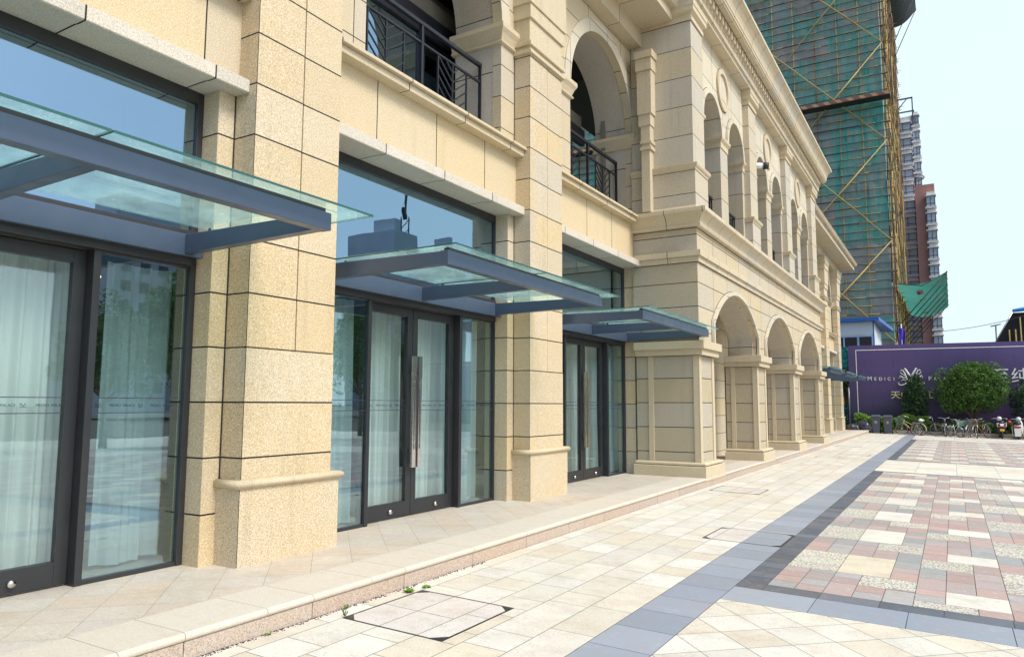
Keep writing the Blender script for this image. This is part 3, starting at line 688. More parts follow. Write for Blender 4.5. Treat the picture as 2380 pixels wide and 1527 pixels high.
# ------------------------------------------------------------------ arcade block
PY0, PY1, PX = 14.44, 30.72, -4.30
CEN = [14.96 + 5.08 * k for k in range(4)]
M['seal_shade'] = simple('sealant_and_shade', (.022, .019, .016), .8)  # near-black colour of the drawn shadow lines below
def seal_shade(z, path, parent=BLD, d=.0, h=.013):
    q = MB(); q.sweep([(d - .02, z - h), (d + .0035, z - h), (d + .0035, z + .001), (d - .02, z + .001)], path); part(q, 'shade_line', M['seal_shade'], parent)
for k, c in enumerate(CEN):
    p = empty('arcade_pier'); p.parent = BLD; xb = -5.66 if k == 0 else -5.14
    y0, y1 = c - .70, c + .70
    b = MB(); b.box(-4.16, xb, y0, y1, .112, .385); part(b, 'base', M['plain'], p, bevel=.008)
    t_ = MB(); prf = [(-.2, .385), (.075, .385)] + [(.078 + .034 * math.cos(R(q)), .421 + .034 * math.sin(R(q))) for q in range(-80, 81, 20)] + [(.07, .457), (-.2, .457)]
    bx0, by0, by1 = PX, c - .53, c + .53
    xbb = xb + .02
    path = [(xbb, by0, (0, -1)), (PX, by0, (1, -1)), (PX, by1, (1, 1)), (xbb, by1, (0, 1))]
    t_.smooth = False; t_.sweep(prf, path); part(t_, 'base_moulding', M['plain'], p)
    s_ = MB(); s_.box(PX - .022, xbb, by0 + .022, by1 - .022, .457, 2.60); part(s_, 'panel', M['panel'], p)
    for (xa, xc) in ((PX - .03, PX - .13), ((-5.27, -5.38) if k == 0 else (xbb + .13, xbb + .24))):
        for yy, sg in ((by0, 1), (by1, -1)):
            o_ = MB(); o_.box(xa, xc, yy, yy + sg * .026, .457, 2.59); part(o_, 'corner_post', M['plain'], p, bevel=.004)
    for yy, sg in ((by0, 1), (by1, -1)):
        o_ = MB(); o_.box(PX, PX - .027, yy, yy + sg * .15, .457, 2.59); part(o_, 'corner_post', M['plain'], p, bevel=.004)
    o_ = MB(); o_.box(PX - .0, PX - .02, by0 + .155, by1 - .155, .457, .50); 
    i_ = MB(); i_.box(PX + .085, xbb + .0, by0 - .085, by1 + .085, 2.59, 2.712); i_.box(PX + .14, xbb, by0 - .14, by1 + .14, 2.712, 2.872); part(i_, 'impost', M['plain'], p, bevel=.005)
    pz = [(xbb, by0, (0, -1)), (PX, by0, (1, -1)), (PX, by1, (1, 1)), (xbb, by1, (0, 1))]
    seal_shade(2.592, pz, p, .001); seal_shade(.392, pz, p, .10, .012)
# upper walls of the ground storey with segmental arches
RR = 2.92; zc = 4.155 - RR; ha = math.degrees(math.asin(2.05 / RR))
edges = [PY0] + [(CEN[k] + CEN[k + 1]) / 2 + 2.54 for k in range(2)] + [PY1]
w1 = MB(); w2 = MB(); av = MB(); kk = MB()
ys = [PY0, CEN[1], CEN[2], PY1]
for k in range(3):
    c = (CEN[k] + CEN[k + 1]) / 2; pts = [(c - 2.05, 2.872)] + arc(c, zc, RR, 90 + ha, 90 - ha) + [(c + 2.05, 2.872)]
    w1.arch(PX, -5.05, ys[k], ys[k + 1], 2.872, 5.21, pts, back=True)
    pi_ = [(c - 2.05, 2.872)] + arc(c, zc, RR, 90 + ha, 90 - ha) + [(c + 2.05, 2.872)]
    po = [(c - 2.14, 2.872)] + arc(c, zc, RR + .088, 90 + ha + .9, 90 - ha - .9) + [(c + 2.14, 2.872)]
    a_ = MB(); a_.ring(PX + .065, PX - .02, pi_, po); part(a_, 'archivolt', M['uwall'])
    po2 = [(c - 2.153, 2.872)] + arc(c, zc, RR + .100, 90 + ha + .9, 90 - ha - .9) + [(c + 2.153, 2.872)]
    a_ = MB(); a_.ring(PX + .004, PX - .01, po, po2); part(a_, 'shade_line', M['seal_shade'])  # dark ring drawn in as the shadow line of the archivolt
    a_ = MB(); pi2 = [(c - 2.0, 2.872)] + arc(c, zc, RR - .05, 90 + ha - .2, 90 - ha + .2) + [(c + 2.0, 2.872)]
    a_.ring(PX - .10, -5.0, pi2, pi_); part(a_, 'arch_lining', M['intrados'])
part(w1, 'arcade_wall', M['portico'])
q = MB(); q.box(-5.05, -5.68, PY0, PY0 + 1.1, 2.872, 5.21); q.box(PX - .01, -5.68, PY0 + .001, PY0 + .03, 2.873, 5.2); part(q, 'arcade_end_wall', M['pband'])
q = MB(); q.face([(PX + .0012, PY0 - .0012, 2.873), (-5.68, PY0 - .0012, 2.873), (-5.68, PY0 - .0012, 5.209), (PX + .0012, PY0 - .0012, 5.209)]); part(q, 'side_facing', M['pband'])
q = MB(); q.box(-5.72, -5.8, 14.6, 30.8, .17, 5.3); q.box(-5.72, -5.05, 15.5, 30.7, 4.85, 4.9); part(q, 'arcade_back_wall', M['archwall'])
q = MB(); q.box(-5.6, -5.72, 16.6, 18.4, .175, 2.9); q.box(-5.6, -5.72, 21.7, 23.5, .175, 2.9); q.box(-5.6, -5.72, 26.8, 28.6, .175, 2.9); part(q, 'arcade_door', M['frame'], split=True)
def wrap(prf, name, mat, x=PX, y0=PY0, y1=PY1, xb=-5.66, smooth=False):
    pz = [(xb, y0, (0, -1)), (x, y0, (1, -1)), (x, y1, (1, 1)), (xb, y1, (0, 1))]
    if x == PX: seal_shade(prf[0][1], pz, BLD, .0015)
    q = MB(); q.smooth = smooth; q.sweep(prf, pz); return part(q, name, mat)
wrap([(-.1, 4.49), (.045, 4.49), (.045, 4.60), (.095, 4.605), (.095, 4.72), (-.1, 4.73)], 'string_course', M['plainY'])
cove = [(-.1, 5.205), (.10, 5.205), (.115, 5.25), (.10, 5.29), (.115, 5.34), (.15, 5.40), (.205, 5.45), (.26, 5.475), (.265, 5.49), (.265, 5.56), (-.3, 5.575)]
wrap(cove, 'balcony_cornice', M['plainY'], xb=-5.66)
# upper storey of the arcade
UX = -4.49
pil = [14.45, 19.53, 24.62, 29.70]
w3 = MB(); 
for k in range(3):
    c = 17.5 + 5.08 * k
    ya, yb = pil[k] + .5, pil[k + 1] + .1
    a_ = MB()
    for cc, A, B in ((c - 1.075, ya, c), (c + 1.075, c, yb)):
        a_.arch(UX, -4.98, A, B, 8.03, 10.06, arc(cc, 8.03, .752))
        r_ = MB(); r_.ring(UX + .055, UX - .01, arc(cc, 8.03, .752), arc(cc, 8.03, .87)); part(r_, 'archivolt', M['uwall']); r_ = MB(); r_.ring(UX + .004, UX - .01, arc(cc, 8.03, .87), arc(cc, 8.03, .882)); part(r_, 'shade_line', M['seal_shade'])  # second ring is a drawn shadow line round the small archivolt
    part(a_, 'upper_arcade_wall', M['uwall'])
    a_ = MB(); a_.box(UX, -4.98, c - .323, c + .323, 5.56, 7.77); a_.box(UX, -4.98, ya, c - 1.827, 5.56, 7.77); a_.box(UX, -4.98, c + 1.827, yb, 5.56, 7.77); part(a_, 'arcade_column', M['ucol'], bevel=.005, split=True)
    a_ = MB(); prf = [(-.1, 7.77), (.02, 7.77), (.02, 7.90), (.035, 7.92), (.07, 7.97), (.075, 8.03), (-.1, 8.03)]
    for A, B in ((c - .323, c + .323), (ya, c - 1.827), (c + 1.827, yb)):
        a_.sweep(prf, [(-4.98, A, (0, -1)), (UX, A, (1, -1)), (UX, B, (1, 1)), (-4.98, B, (0, 1))])
    part(a_, 'impost', M['plain'], split=True)
    a_ = MB(); a_.ring(UX + .05, UX - .01, arc(c, 9.30, .40, 0, 360, 40), arc(c, 9.30, .52, 0, 360, 40)); part(a_, 'roundel', M['plain']); a_ = MB(); a_.ring(UX + .004, UX - .01, arc(c, 9.30, .52, 0, 360, 40), arc(c, 9.30, .534, 0, 360, 40)); part(a_, 'shade_line', M['seal_shade'])  # second ring is a drawn shadow line round the roundel
    a_ = MB(); X = -4.72
    for cc in (c - 1.075, c + 1.075):
        a_.box(X + .02, X - .02, cc - .75, cc + .75, 6.50, 6.55)
        for t_ in range(9): a_.box(X + .012, X - .012, cc - .74 + .18 * t_, cc - .715 + .18 * t_, 5.56, 6.50)
    part(a_, 'arcade_railing', M['iron'])
q = MB(); q.box(-4.985, -6.6, PY0 + .3, PY1 - .05, 9.3, 9.35); q.box(-6.3, -6.4, PY0, PY1, 5.56, 10); q.box(-4.6, -6.4, PY0 + .1, PY1 - .1, 5.50, 5.555); part(q, 'gallery_interior', M['beamin'])
for k, y in enumerate(pil):
    p = empty('upper_pilaster'); p.parent = BLD; xb = -5.68 if k == 0 else UX - .3; X = -4.33; y1 = y + .82 if k < 3 else PY1
    s_ = MB(); s_.box(X, xb, y, y1, 6.40, 9.70); part(s_, 'shaft', M['upier'], p, bevel=.005)
    s_ = MB(); s_.box(X + .04, xb, y - .04, y1 + .06, 5.66, 6.42); part(s_, 'pedestal', M['upier'], p, bevel=.005)
    path = lambda e0: [(xb, y - e0, (0, -1)), (X + e0, y - e0, (1, -1)), (X + e0, y1 + e0, (1, 1)), (xb, y1 + e0, (0, 1))]
    s_ = MB(); s_.sweep([(-.05, 6.41), (.01, 6.41), (.015, 6.45), (.045, 6.48), (.06, 6.52), (.06, 6.545), (-.05, 6.56)], path(.04)); s_.sweep([(-.05, 5.56), (.06, 5.56), (.0, 5.665), (-.05, 5.665)], path(.04)); part(s_, 'pedestal_moulding', M['plain'], p, split=True)
    s_ = MB(); s_.sweep([(-.05, 9.655), (.03, 9.655), (.03, 9.745), (.012, 9.75), (.012, 9.80), (.07, 9.835), (.085, 9.845), (.085, 9.95), (.10, 9.96), (.10, 10.07), (-.05, 10.07)], path(0.)); part(s_, 'capital', M['plain'], p); seal_shade(9.657, path(0.), p); seal_shade(6.413, path(.04), p)
ent = [(-.4, 10.06), (.25, 10.06), (.25, 10.15), (.30, 10.16), (.30, 10.30), (.32, 10.31), (.32, 10.54), (.53, 10.54), (.53, 10.58), (.555, 10.585), (.56, 10.64), (.575, 10.65), (.58, 10.72), (.605, 10.82), (.66, 10.92), (.73, 10.985), (.755, 11.0), (.755, 11.08), (-.4, 11.12)]
wrap(ent, 'main_cornice', M['plainY'], x=UX, y0=PY0 + .15, y1=PY1 - .05, xb=-5.6)
a_ = MB(); y = PY0 - .1
while y < PY1 + .1: a_.box(UX + .31, UX + .395, y, y + .13, 10.335, 10.50); y += .262
x = UX + .2
while x > -5.6: a_.box(x, x - .13, PY0 + .15 - .31, PY0 + .15 - .395, 10.335, 10.50); x -= .262
part(a_, 'dentil', M['plain'], split=True)
q = MB(); q.box(-9.6, UX + .1, PY0 + .2, PY1 - .1, 11.0, 11.06); q.box(-9.6, -5.6, -6, 46.9, 10.3, 10.4); part(q, 'roof', M['interior'])
q = MB(); q.box(-10.2, -4.35, 30.72, 30.8, .17, 10.0) if False else q.box(-9.6, -5.2, 30.62, 30.70, .17, 10.1); part(q, 'return_wall', M['archwall'])

# curtains, lamps and the outdoor camera hang in or on the building: things of their own
def curtain(y0, y1, label, x=-6.30, n=9, amp=.05, z1=2.84, drift=0.):
    mb = MB(); mb.smooth = True; nu = int((y1 - y0) / .008) + 1; nz_ = 6; ph = rnd.uniform(0, 6); V = []
    for j in range(nz_ + 1):
        z = .21 + (z1 - .21) * j / nz_
        for i in range(nu + 1):
            y = y0 + (y1 - y0) * i / nu; s_ = (y - y0)
            k = 2 * math.pi * n / (y1 - y0 + .001)
            d = amp * (math.sin(k * s_ + ph + .8 * math.sin(.31 * k * s_ + ph)) * (.65 + .5 * math.sin(.43 * k * s_ + 3 * ph)) + .35 * math.sin(2.3 * k * s_ + 2 * ph) + .5 * math.sin(.29 * k * s_ + j * .25)) * (1 - .3 * j / nz_)
            V.append((x + d, y + drift * math.sin(j * .5 + ph) * .02, z + (.012 * math.sin(9 * s_ + ph) if j == 0 else 0)))
    F = [(j * (nu + 1) + i, j * (nu + 1) + i + 1, (j + 1) * (nu + 1) + i + 1, (j + 1) * (nu + 1) + i) for j in range(nz_) for i in range(nu)]
    mb.faces(V, F); o = mb.build('curtain', M['curtain'], fixn=False)
    return tag(o, label, 'curtain', 'white sheer curtains behind the glass doors')
cl = ['at the far left glass door, cut by the left picture edge', 'in the narrow window right of the nearest glass door', 'in the dark narrow window left of the middle doors', 'behind the left leaf of the middle doors', 'behind the right leaf of the middle doors', 'in the narrow window right of the middle doors',
      'behind the left leaf of the third doors', 'behind the right leaf of the third doors', 'in the narrow window right of the third doors']
spec = [(2.42, 3.46, 6), (3.60, 4.24, 3), (5.95, 6.52, 4), (6.98, 7.68, 6), (7.93, 8.66, 6), (8.86, 9.25, 3), (12.3, 13.08, 6), (13.36, 14.02, 6), (14.15, 14.65, 3)]
for (a, b, n), l in zip(spec, cl): curtain(a, b, 'white sheer curtain ' + l, n=n, x=-6.35 if b - a > .6 else -6.2)
c_ = curtain(1.2, 2.36, 'white sheer curtain behind the left leaf of the nearest doors, outside the picture edge', n=8)
def lamp(x, y, z, label):
    e = empty('ceiling_lamp', (x, y, z), 0, label, 'lamp', 'small warm lamps inside the shopfronts')
    a = MB(); a.tube([(0, 0, .0), (0, 0, .02)], .035, 10); a.build('bulb', M['lamp'], e)
    a = MB(); a.tube([(0, 0, .02), (0, 0, .06), (0, 0, 4.69 - z)], [.05, .012, .006], 8); a.build('stem', M['chrome'], e)
lamp(-7.0, 4.05, 3.12, 'small warm lamp seen high in the narrow window right of the nearest door')
lamp(-8.2, 4.55, 3.0, 'small warm lamp lower and deeper in the same narrow window')
lamp(-6.9, 2.9, 2.75, 'small yellow lamp seen through the curtain gap of the nearest door')
lamp(-7.2, 7.2, 3.1, 'small warm lamp in the dark window left of the middle doors')
e = empty('security_camera', (-4.42, 21.0, 8.42), 0, 'white tube security camera with a black front under the third small upper arch', 'camera')
a = MB(); a.tube([(-.30, -.10, 0), (.12, .05, -.03)], .085, 12); a.build('housing', M['white'], e)
a = MB(); a.tube([(.121, .05, -.03), (.26, .10, -.04)], .10, 12); a.build('lens_hood', M['black'], e)
a = MB(); a.tube([(0, -.3, 0), (-.05, -.3, .25)], .02, 8); a.build('bracket', M['white'], e)

# ------------------------------------------------------------------ hoarding with the sign
def frame_local(e):
    return e
HB = empty('hoarding', (-5.35, 49.0, -.1), math.atan2(.95, 9.07), 'long purple hoarding with a thin pale border line, crest and white lettering', 'hoarding')
mt, t, p = newmat('purple_vinyl'); g = N(t); M['vinyl'] = mt; tc = g.n('ShaderNodeTexCoord').outputs['Object']; sp_ = g.n('ShaderNodeSeparateXYZ'); g.put(sp_.inputs[0], tc)
nn = g.noise(tc, .35, 4); hz_ = g.m('ADD', g.m('MULTIPLY', sp_.outputs[2], .19), g.m('MULTIPLY', g.m('SUBTRACT', nn, .5), .9), clamp=True)
c = g.mix(hz_, (.020, .020, .055), (.085, .058, .19)); c = g.mix(g.mr(g.noise(tc, .22, 2), .45, .65, 0., .5), c, (.095, .045, .15))
dm = g.m('PINGPONG', sp_.outputs[0], 1.22 / 2); c = g.mix(g.mr(dm, .0, .02, .45, 0.), c, (.012, .01, .03)); c = g.mix(g.mr(g.noise(tc, 2.2, 6, .75), .55, .75, 0., .22), c, (.17, .15, .22))
g.put(p.inputs['Base Color'], c); p.inputs['Roughness'].default_value = .45
HL, HT = 34., 5.32
q = MB(); q.box(0, HL, 0, .05, 0, HT); q.build('panel', M['vinyl'], HB)
q = MB(); q.box(.42, HL, -.012, -.004, HT - .31, HT - .27); q.box(.42, .46, -.012, -.004, .7, HT - .31); q.build('border_line', M['letter'], HB)
q = MB()
for k in range(14): q.box(.1 + 2.6 * k, .16 + 2.6 * k, .05, .12, 0, HT - .05)
q.box(0, HL, .05, .1, HT - .3, HT - .2); q.build('steel_backing', M['black'], HB)
def put_text(txt, name, x, z, size, mat, sx=1., ext=.012, off=0.):
    me = text_mesh(txt, size, ext); 
    if off:
        pass
    me.materials.clear(); me.materials.append(mat); o = bpy.data.objects.new(name, me); C.objects.link(o); o.parent = HB
    o.rotation_euler = (R(90), 0, 0); o.scale = (sx, 1, 1); o.location = (x, -.02, z); return o
hinv = HB.matrix_basis.inverted() if False else None
def hx(px):   # hoarding coordinate along its length of a point seen at photo column px
    d = fwd * 1693.8 + rt * (px - 1190); d.z = 0
    a = Vector((math.cos(HB.rotation_euler.z), math.sin(HB.rotation_euler.z))); o_ = Vector((-5.35, 49.0))
    # o + s a = k d
    det = a.x * (-d.y) - a.y * (-d.x); s_ = ((-o_.x) * (-d.y) - (-o_.y) * (-d.x)) / det; return s_
def hz(px, py):
    s_ = hx(px); a = Vector((math.cos(HB.rotation_euler.z), math.sin(HB.rotation_euler.z))); pt_ = Vector((-5.35 + s_ * a.x, 49.0 + s_ * a.y, 0))
    # solve the height on the vertical through pt_
    lo, hi = -2., 12.
    for _ in range(40):
        mid = (lo + hi) / 2; v = Vector((pt_.x, pt_.y, mid - 1.6)); yy_ = 763.5 - 1693.8 * v.dot(u2) / v.dot(fwd)
        if yy_ > py: lo = mid
        else: hi = mid
    return mid + .1
for ch, px, sc_ in (('M', 2016, 1.25), ('E', 2029, 1.), ('D', 2041, 1.), ('I', 2051, 1.), ('C', 2061, 1.), ('I', 2072, 1.), ('P', 2155, 1.25), ('A', 2167, 1.), ('L', 2178, 1.), ('A', 2189, 1.), ('C', 2200, 1.), ('E', 2211, 1.)):
    zb = hz(px, 881); put_text(ch, 'sign_letter', hx(px), zb + (.02 if sc_ > 1 else 0), .27 * sc_, M['letter'])
for ch, px in (('天', 2074), ('山', 2097), ('九', 2121), ('江', 2149)): put_text(ch, 'sign_letter', hx(px), hz(px, 919), .50, M['gold'], 1.1, .02)
put_text('纯', 'sign_letter', hx(2364), hz(2364, 876), .92, M['letter'], 1., .03); put_text('至', 'sign_letter', hx(2318), hz(2318, 876), .92, M['letter'], 1., .03)
# crest: two curling boughs that part like a V above a shield
cr = MB(); cx_, cz_ = hx(2111), hz(2111, 878)
def S(pts, r): cr.tube([(cx_ + a, -.03, cz_ + b) for a, b in pts], r, 6)
for s_ in (-1, 1):
    S([(s_ * .03, .05), (s_ * .12, .25), (s_ * .25, .48), (s_ * .30, .56), (s_ * .36, .50)], [.05, .055, .045, .035, .01])
    S([(s_ * .10, -.30), (s_ * .22, -.05), (s_ * .30, .25), (s_ * .38, .42), (s_ * .48, .47), (s_ * .55, .40)], [.05, .05, .04, .03, .025, .008])
    S([(s_ * .25, .10), (s_ * .38, .18), (s_ * .50, .27), (s_ * .55, .34), (s_ * .46, .36)], [.03, .025, .02, .015, .006])
    S([(s_ * .25, -.02), (s_ * .42, .02), (s_ * .58, .14), (s_ * .62, .02), (s_ * .52, -.02)], [.03, .03, .02, .02, .008])
    S([(s_ * .22, -.18), (s_ * .40, -.10), (s_ * .52, -.16), (s_ * .44, -.20)], [.03, .025, .018, .006])
    S([(s_ * .18, -.28), (s_ * .34, -.38), (s_ * .50, -.44), (s_ * .64, -.40), (s_ * .68, -.30), (s_ * .60, -.28)], [.035, .035, .03, .025, .018, .006])
    S([(s_ * .08, -.40), (s_ * .16, -.55), (s_ * .28, -.60)], [.03, .025, .008])
S([(-.16, -.10), (0, -.22), (.16, -.10)], .03); S([(0, .14), (0, -.55)], .035)
cr.build('crest', M['letter'], HB)

# ------------------------------------------------------------------ foliage
def leafmat(name, ca, cb, tr=.25):
    mt, t, p = newmat(name); g = N(t); a = g.n('ShaderNodeVertexColor'); a.layer_name = 'tint'
    sp_ = g.n('ShaderNodeSeparateColor'); g.put(sp_.inputs[0], a.outputs['Color'])
    c = g.mix(sp_.outputs[0], ca, cb); g.put(p.inputs['Base Color'], c); p.inputs['Roughness'].default_value = .5; p.inputs['Specular IOR Level'].default_value = .35
    tl = g.n('ShaderNodeBsdfTranslucent'); g.put(tl.inputs[0], c); ms = g.n('ShaderNodeMixShader'); ms.inputs[0].default_value = tr
    t.links.new(p.outputs[0], ms.inputs[1]); t.links.new(tl.outputs[0], ms.inputs[2]); t.links.new(ms.outputs[0], t.nodes['Material Output'].inputs[0]); return mt
M['leaf'] = leafmat('leaf_green', (.030, .080, .020), (.16, .30, .05)); M['leaf_d'] = leafmat('leaf_dark_green', (.022, .055, .024), (.075, .15, .05)); M['leaf_b'] = leafmat('leaf_bright_green', (.07, .17, .02), (.24, .42, .05))
M['bark'] = simple('bark', (.16, .13, .10), .85, 0, .3, (9, .35), .4)
def leaves(mb, c, rad, n, size, rnd, shell=.5, droop=0., asp=2.6):
    c = Vector(c); rx, ry, rz = rad
    for _ in range(n):
        while True:
            v = Vector((rnd.uniform(-1, 1), rnd.uniform(-1, 1), rnd.uniform(-1, 1)))
            if .01 < v.length <= 1: break
        v = v.normalized() * (v.length ** shell)
        p_ = c + Vector((v.x * rx, v.y * ry, v.z * rz)); s_ = size * rnd.uniform(.6, 1.3)
        d = Vector((rnd.gauss(0, 1), rnd.gauss(0, 1), rnd.gauss(0, .7) - droop)).normalized(); u_ = d.cross(Vector((rnd.gauss(0, 1), rnd.gauss(0, 1), rnd.gauss(0, 1)))).normalized()
        mb.col = (rnd.random() ** 1.4, 0, 0); a = p_ - d * s_ / 2; b = p_ + d * s_ / 2; h = u_ * s_ / asp
        mb.face([a, p_ + h * .5, b, p_ - h * .5])
def tree(loc, h, crown, label, cat='tree', group=None, mat='leaf', size=.12, n=6000, trunk_h=1., lean=(0, 0), tr=.06, seed=1, name='tree', lumps=26, flat=.8, squash=1.):
    rn = random.Random(seed); e = empty(name, loc, 0, label, cat, group)
    cx, cz, rx, rz = crown    # crown centre offset/height, radii
    tk = MB(); top = Vector((lean[0], lean[1], trunk_h))
    tk.tube([(0, 0, 0), (lean[0] * .4, lean[1] * .4, trunk_h * .5), top], [tr * 1.3, tr, tr * .85], 9)
    ends = []
    for k in range(lumps):
        a = k * 2.399; q_ = (k + .5) / lumps; zz = 1 - 1.75 * q_; rr = math.sqrt(max(0, 1 - zz * zz)) if zz > -1 else .6
        f_ = rn.uniform(.54, .84); ends.append(Vector((cx + math.cos(a) * rr * rx * f_, math.sin(a) * rr * rx * f_ * squash, cz + zz * rz * f_)))
    for k, q_ in enumerate(ends):
        if k % 2 == 0:
            mid = (top + q_) / 2 + Vector((rn.uniform(-.1, .1), rn.uniform(-.1, .1), rn.uniform(0, .15))) * rz
            tk.tube([top - Vector((0, 0, .04 * (k % 5))), mid, q_], [tr * .5, tr * .3, tr * .1], 6)
    tk.build('trunk', M['bark'], e)
    lf = MB()
    for q_ in ends:
        k = rn.uniform(.22, .42); leaves(lf, q_, (rx * k, rx * k * squash, rz * k * flat), n // lumps, size, rn, .45, .25)
    leaves(lf, (cx, 0, cz), (rx * .66, rx * .66 * squash, rz * .66), n // 5, size, rn, .9)
    lf.build('crown', M[mat], e, fixn=False); return e
def G(px, Y): # ground position under photo column px at distance Y
    d = fwd * 1693.8 + rt * (px - 1190); k = Y / d.y; x = d.x * k; return (x, Y, gz(x))
x_, y_, z_ = G(2232, 48.3)
tree((x_, y_, z_), 4.5, (.42, 2.62, 1.85, 1.80), 'round dense bright green tree on a forked slanting trunk before the hoarding', n=22000, size=.14, trunk_h=1.1, lean=(.35, 0), tr=.07, seed=4, lumps=60, squash=.75)
x_, y_, z_ = G(2118, 48.35)
tree((x_, y_, z_), 3.6, (0, 2.0, .72, 1.75), 'slim dark shrub-like tree covering the lower half of the crest', n=5200, size=.14, trunk_h=.5, tr=.03, seed=9, mat='leaf_d', lumps=18)
x_, y_, z_ = G(2382, 48.5)
tree((x_, y_, z_), 3.6, (.1, 2.05, 1.05, 1.35), 'dark leafy tree cut by the right picture edge', n=5200, size=.13, trunk_h=.7, tr=.05, seed=12, mat='leaf_d', lumps=26)
x_, y_, z_ = G(1966, 50.2)
tree((x_ - .3, y_, .0), 5., (0, 3.0, .75, .75), 'small dark tree with a bare pale trunk in the gap between building and hoarding', n=2600, size=.13, trunk_h=2.2, tr=.05, seed=15, mat='leaf_d', lumps=14)
# hedge: nobody could count its stems
def hedge(mb, x0, x1, y0, y1, z0, z1, n, rn):
    for _ in range(n):
        x = rn.uniform(x0, x1); y = rn.uniform(y0, y1); t_ = rn.random() ** .5
        z = z0 + (z1 - z0) * t_ * (1 + .12 * math.sin(x * 2.3) + .08 * math.sin(x * 5.1 + 1)); s_ = rn.uniform(.05, .12)
        d = Vector((rn.gauss(0, 1), rn.gauss(0, 1), rn.gauss(0, 1))).normalized(); u_ = d.orthogonal().normalized(); mb.col = (rn.random() ** 1.2, 0, 0)
        c_ = Vector((x, y, z)); mb.face([c_ - d * s_, c_ + u_ * s_ * .35, c_ + d * s_, c_ - u_ * s_ * .35])
rn = random.Random(5)
hb = MB(); hedge(hb, -5.0, -1.2, 47.75, 48.7, .05, .95, 6500, rn); hb.build('hedge', M['leaf_b'], fixn=False); tag(bpy.context.scene.objects['hedge'], kind='stuff')
hb = MB(); hedge(hb, -1.2, 9., 47.75, 48.8, .02, .72, 11000, rn); o = hb.build('hedge', M['leaf'], fixn=False); tag(o, kind='stuff')
so_ = MB(); so_.box(-5.5, 12, 47.72, 49.2, -.3, .10); o = so_.build('planting_bed', M['grout']); tag(o, kind='structure')
kb = MB(); x = -3.25
while x < 12:
    z = gz(x); kb.box(x, x + .985, 47.5, 47.72, z - .1, z + .13); kb.box(x - .002, x + .987, 47.47, 47.74, z + .13, z + .19); x += 1.0
o = kb.build('planter_kerb', M['riser']); tag(o, kind='structure')
# weeds at the foot of the step
def weed(x, y, r, n, label, mat='leaf_b', up_=1., asp=1.5):
    e = empty('weed', (x, y, gz(x) + .002), 0, label, 'weed'); rn = random.Random(int(y * 100)); mb = MB()
    for k in range(n):
        a = rn.uniform(0, 6.28); L = r * rn.uniform(.6, 1.1); h = L * up_ * rn.uniform(.4, 1.); d = Vector((math.cos(a), math.sin(a), 0)); s_ = Vector((-d.y, d.x, 0)) * L / asp / 2
        mb.col = (rn.uniform(.3, 1), 0, 0); p0 = Vector((0, 0, 0)); m_ = d * L * .55 + Vector((0, 0, h)); t_ = d * L + Vector((0, 0, h * .8))
        mb.face([p0, m_ + s_, t_]); mb.face([p0, t_, m_ - s_])
    mb.build('leaf_rosette', M[mat], e, fixn=False)
weed(-4.06, 5.05, .062, 20, 'bright green broad-leaved weed at the foot of the step', up_=.5, asp=1.6); weed(-4.03, 5.26, .055, 14, 'paler flat weed just beyond the bright one at the step', up_=.3, asp=1.6)
weed(-4.12, 4.36, .035, 6, 'thin grassy weed growing out of the step joint', up_=2.2, asp=7); weed(-4.01, 4.24, .03, 6, 'thin blades of weed at the near corner of the nearest access cover', up_=2.2, asp=7); weed(-4.13, 3.62, .028, 8, 'tiny pale weed at the foot of the step, nearest the camera', up_=1.2, asp=5)
rn = random.Random(8); dd = MB()
for k in range(420):
    y = 3.0 + 3.4 * rn.random() ** 1.3; x = -4.165 + .04 * rn.random() ** 2; s_ = rn.uniform(.003, .008); z = gz(x) + .004
    dd.faces([(x - s_, y - s_, z), (x + s_, y - s_ * .3, z), (x + s_ * .2, y + s_, z), (x, y, z + s_)], [(0, 1, 3), (1, 2, 3), (2, 0, 3)])
dd.box(-4.178, -4.158, -2, 46.9, -.01, .002)
o = dd.build('soil_crumbs', M['bag'], fixn=False); tag(o, kind='stuff')

# ------------------------------------------------------------------ bins, bags
def recycle_mark(parent, z):
    mb = MB(); pts = [(.07 * math.cos(R(a)), .07 * math.sin(R(a))) for a in range(0, 361, 20)]
    mb.tube([(a, -.256, z + b) for a, b in pts], .0045, 4)
    for (a0, a1) in ((80, -20), (-40, -140), (200, 100)):
        mb.tube([(.034 * math.cos(R(a0)), -.258, z + .034 * math.sin(R(a0))), (.034 * math.cos(R(a1)), -.258, z + .034 * math.sin(R(a1)))], [.009, .009], 5)
    mb.build('emblem', M['letter'], parent)
def bin_(px, label):
    x, y, z = G(px, 46.95); e = empty('wheeled_bin', (x, y, z), 0, label, 'bin', 'wheeled bins before the hedge')
    b = MB(); b.hexa([(-.18, -.20, .06), (.18, -.20, .06), (.18, .22, .06), (-.18, .22, .06)], [(-.225, -.26, .92), (.225, -.26, .92), (.225, .26, .92), (-.225, .26, .92)]); b.box(-.24, .24, -.28, .28, .90, .945); b.build('body', M['bin'], e, bevel=.02)
    l = MB(); l.hexa([(-.26, -.30, .95), (.26, -.30, .95), (.26, .29, .95), (-.26, .29, .95)], [(-.21, -.22, 1.03), (.21, -.22, 1.03), (.21, .26, 1.06), (-.21, .26, 1.06)]); l.build('lid', M['bin'], e, bevel=.02)
    for s_ in (-1, 1):
        w_ = MB(); w_.tube([(s_ * .17, .22, .10), (s_ * .23, .22, .10)], .10, 16); w_.build('wheel', M['rubber'], e)
    h_ = MB(); h_.tube([(-.2, .33, .96), (.2, .33, .96)], .014, 8); h_.build('handle', M['bin'], e)
    recycle_mark(e, .64)
bin_(2026, 'grey wheeled bin, the one nearer the platform'); bin_(2053, 'grey wheeled bin, the one nearer the bicycles')
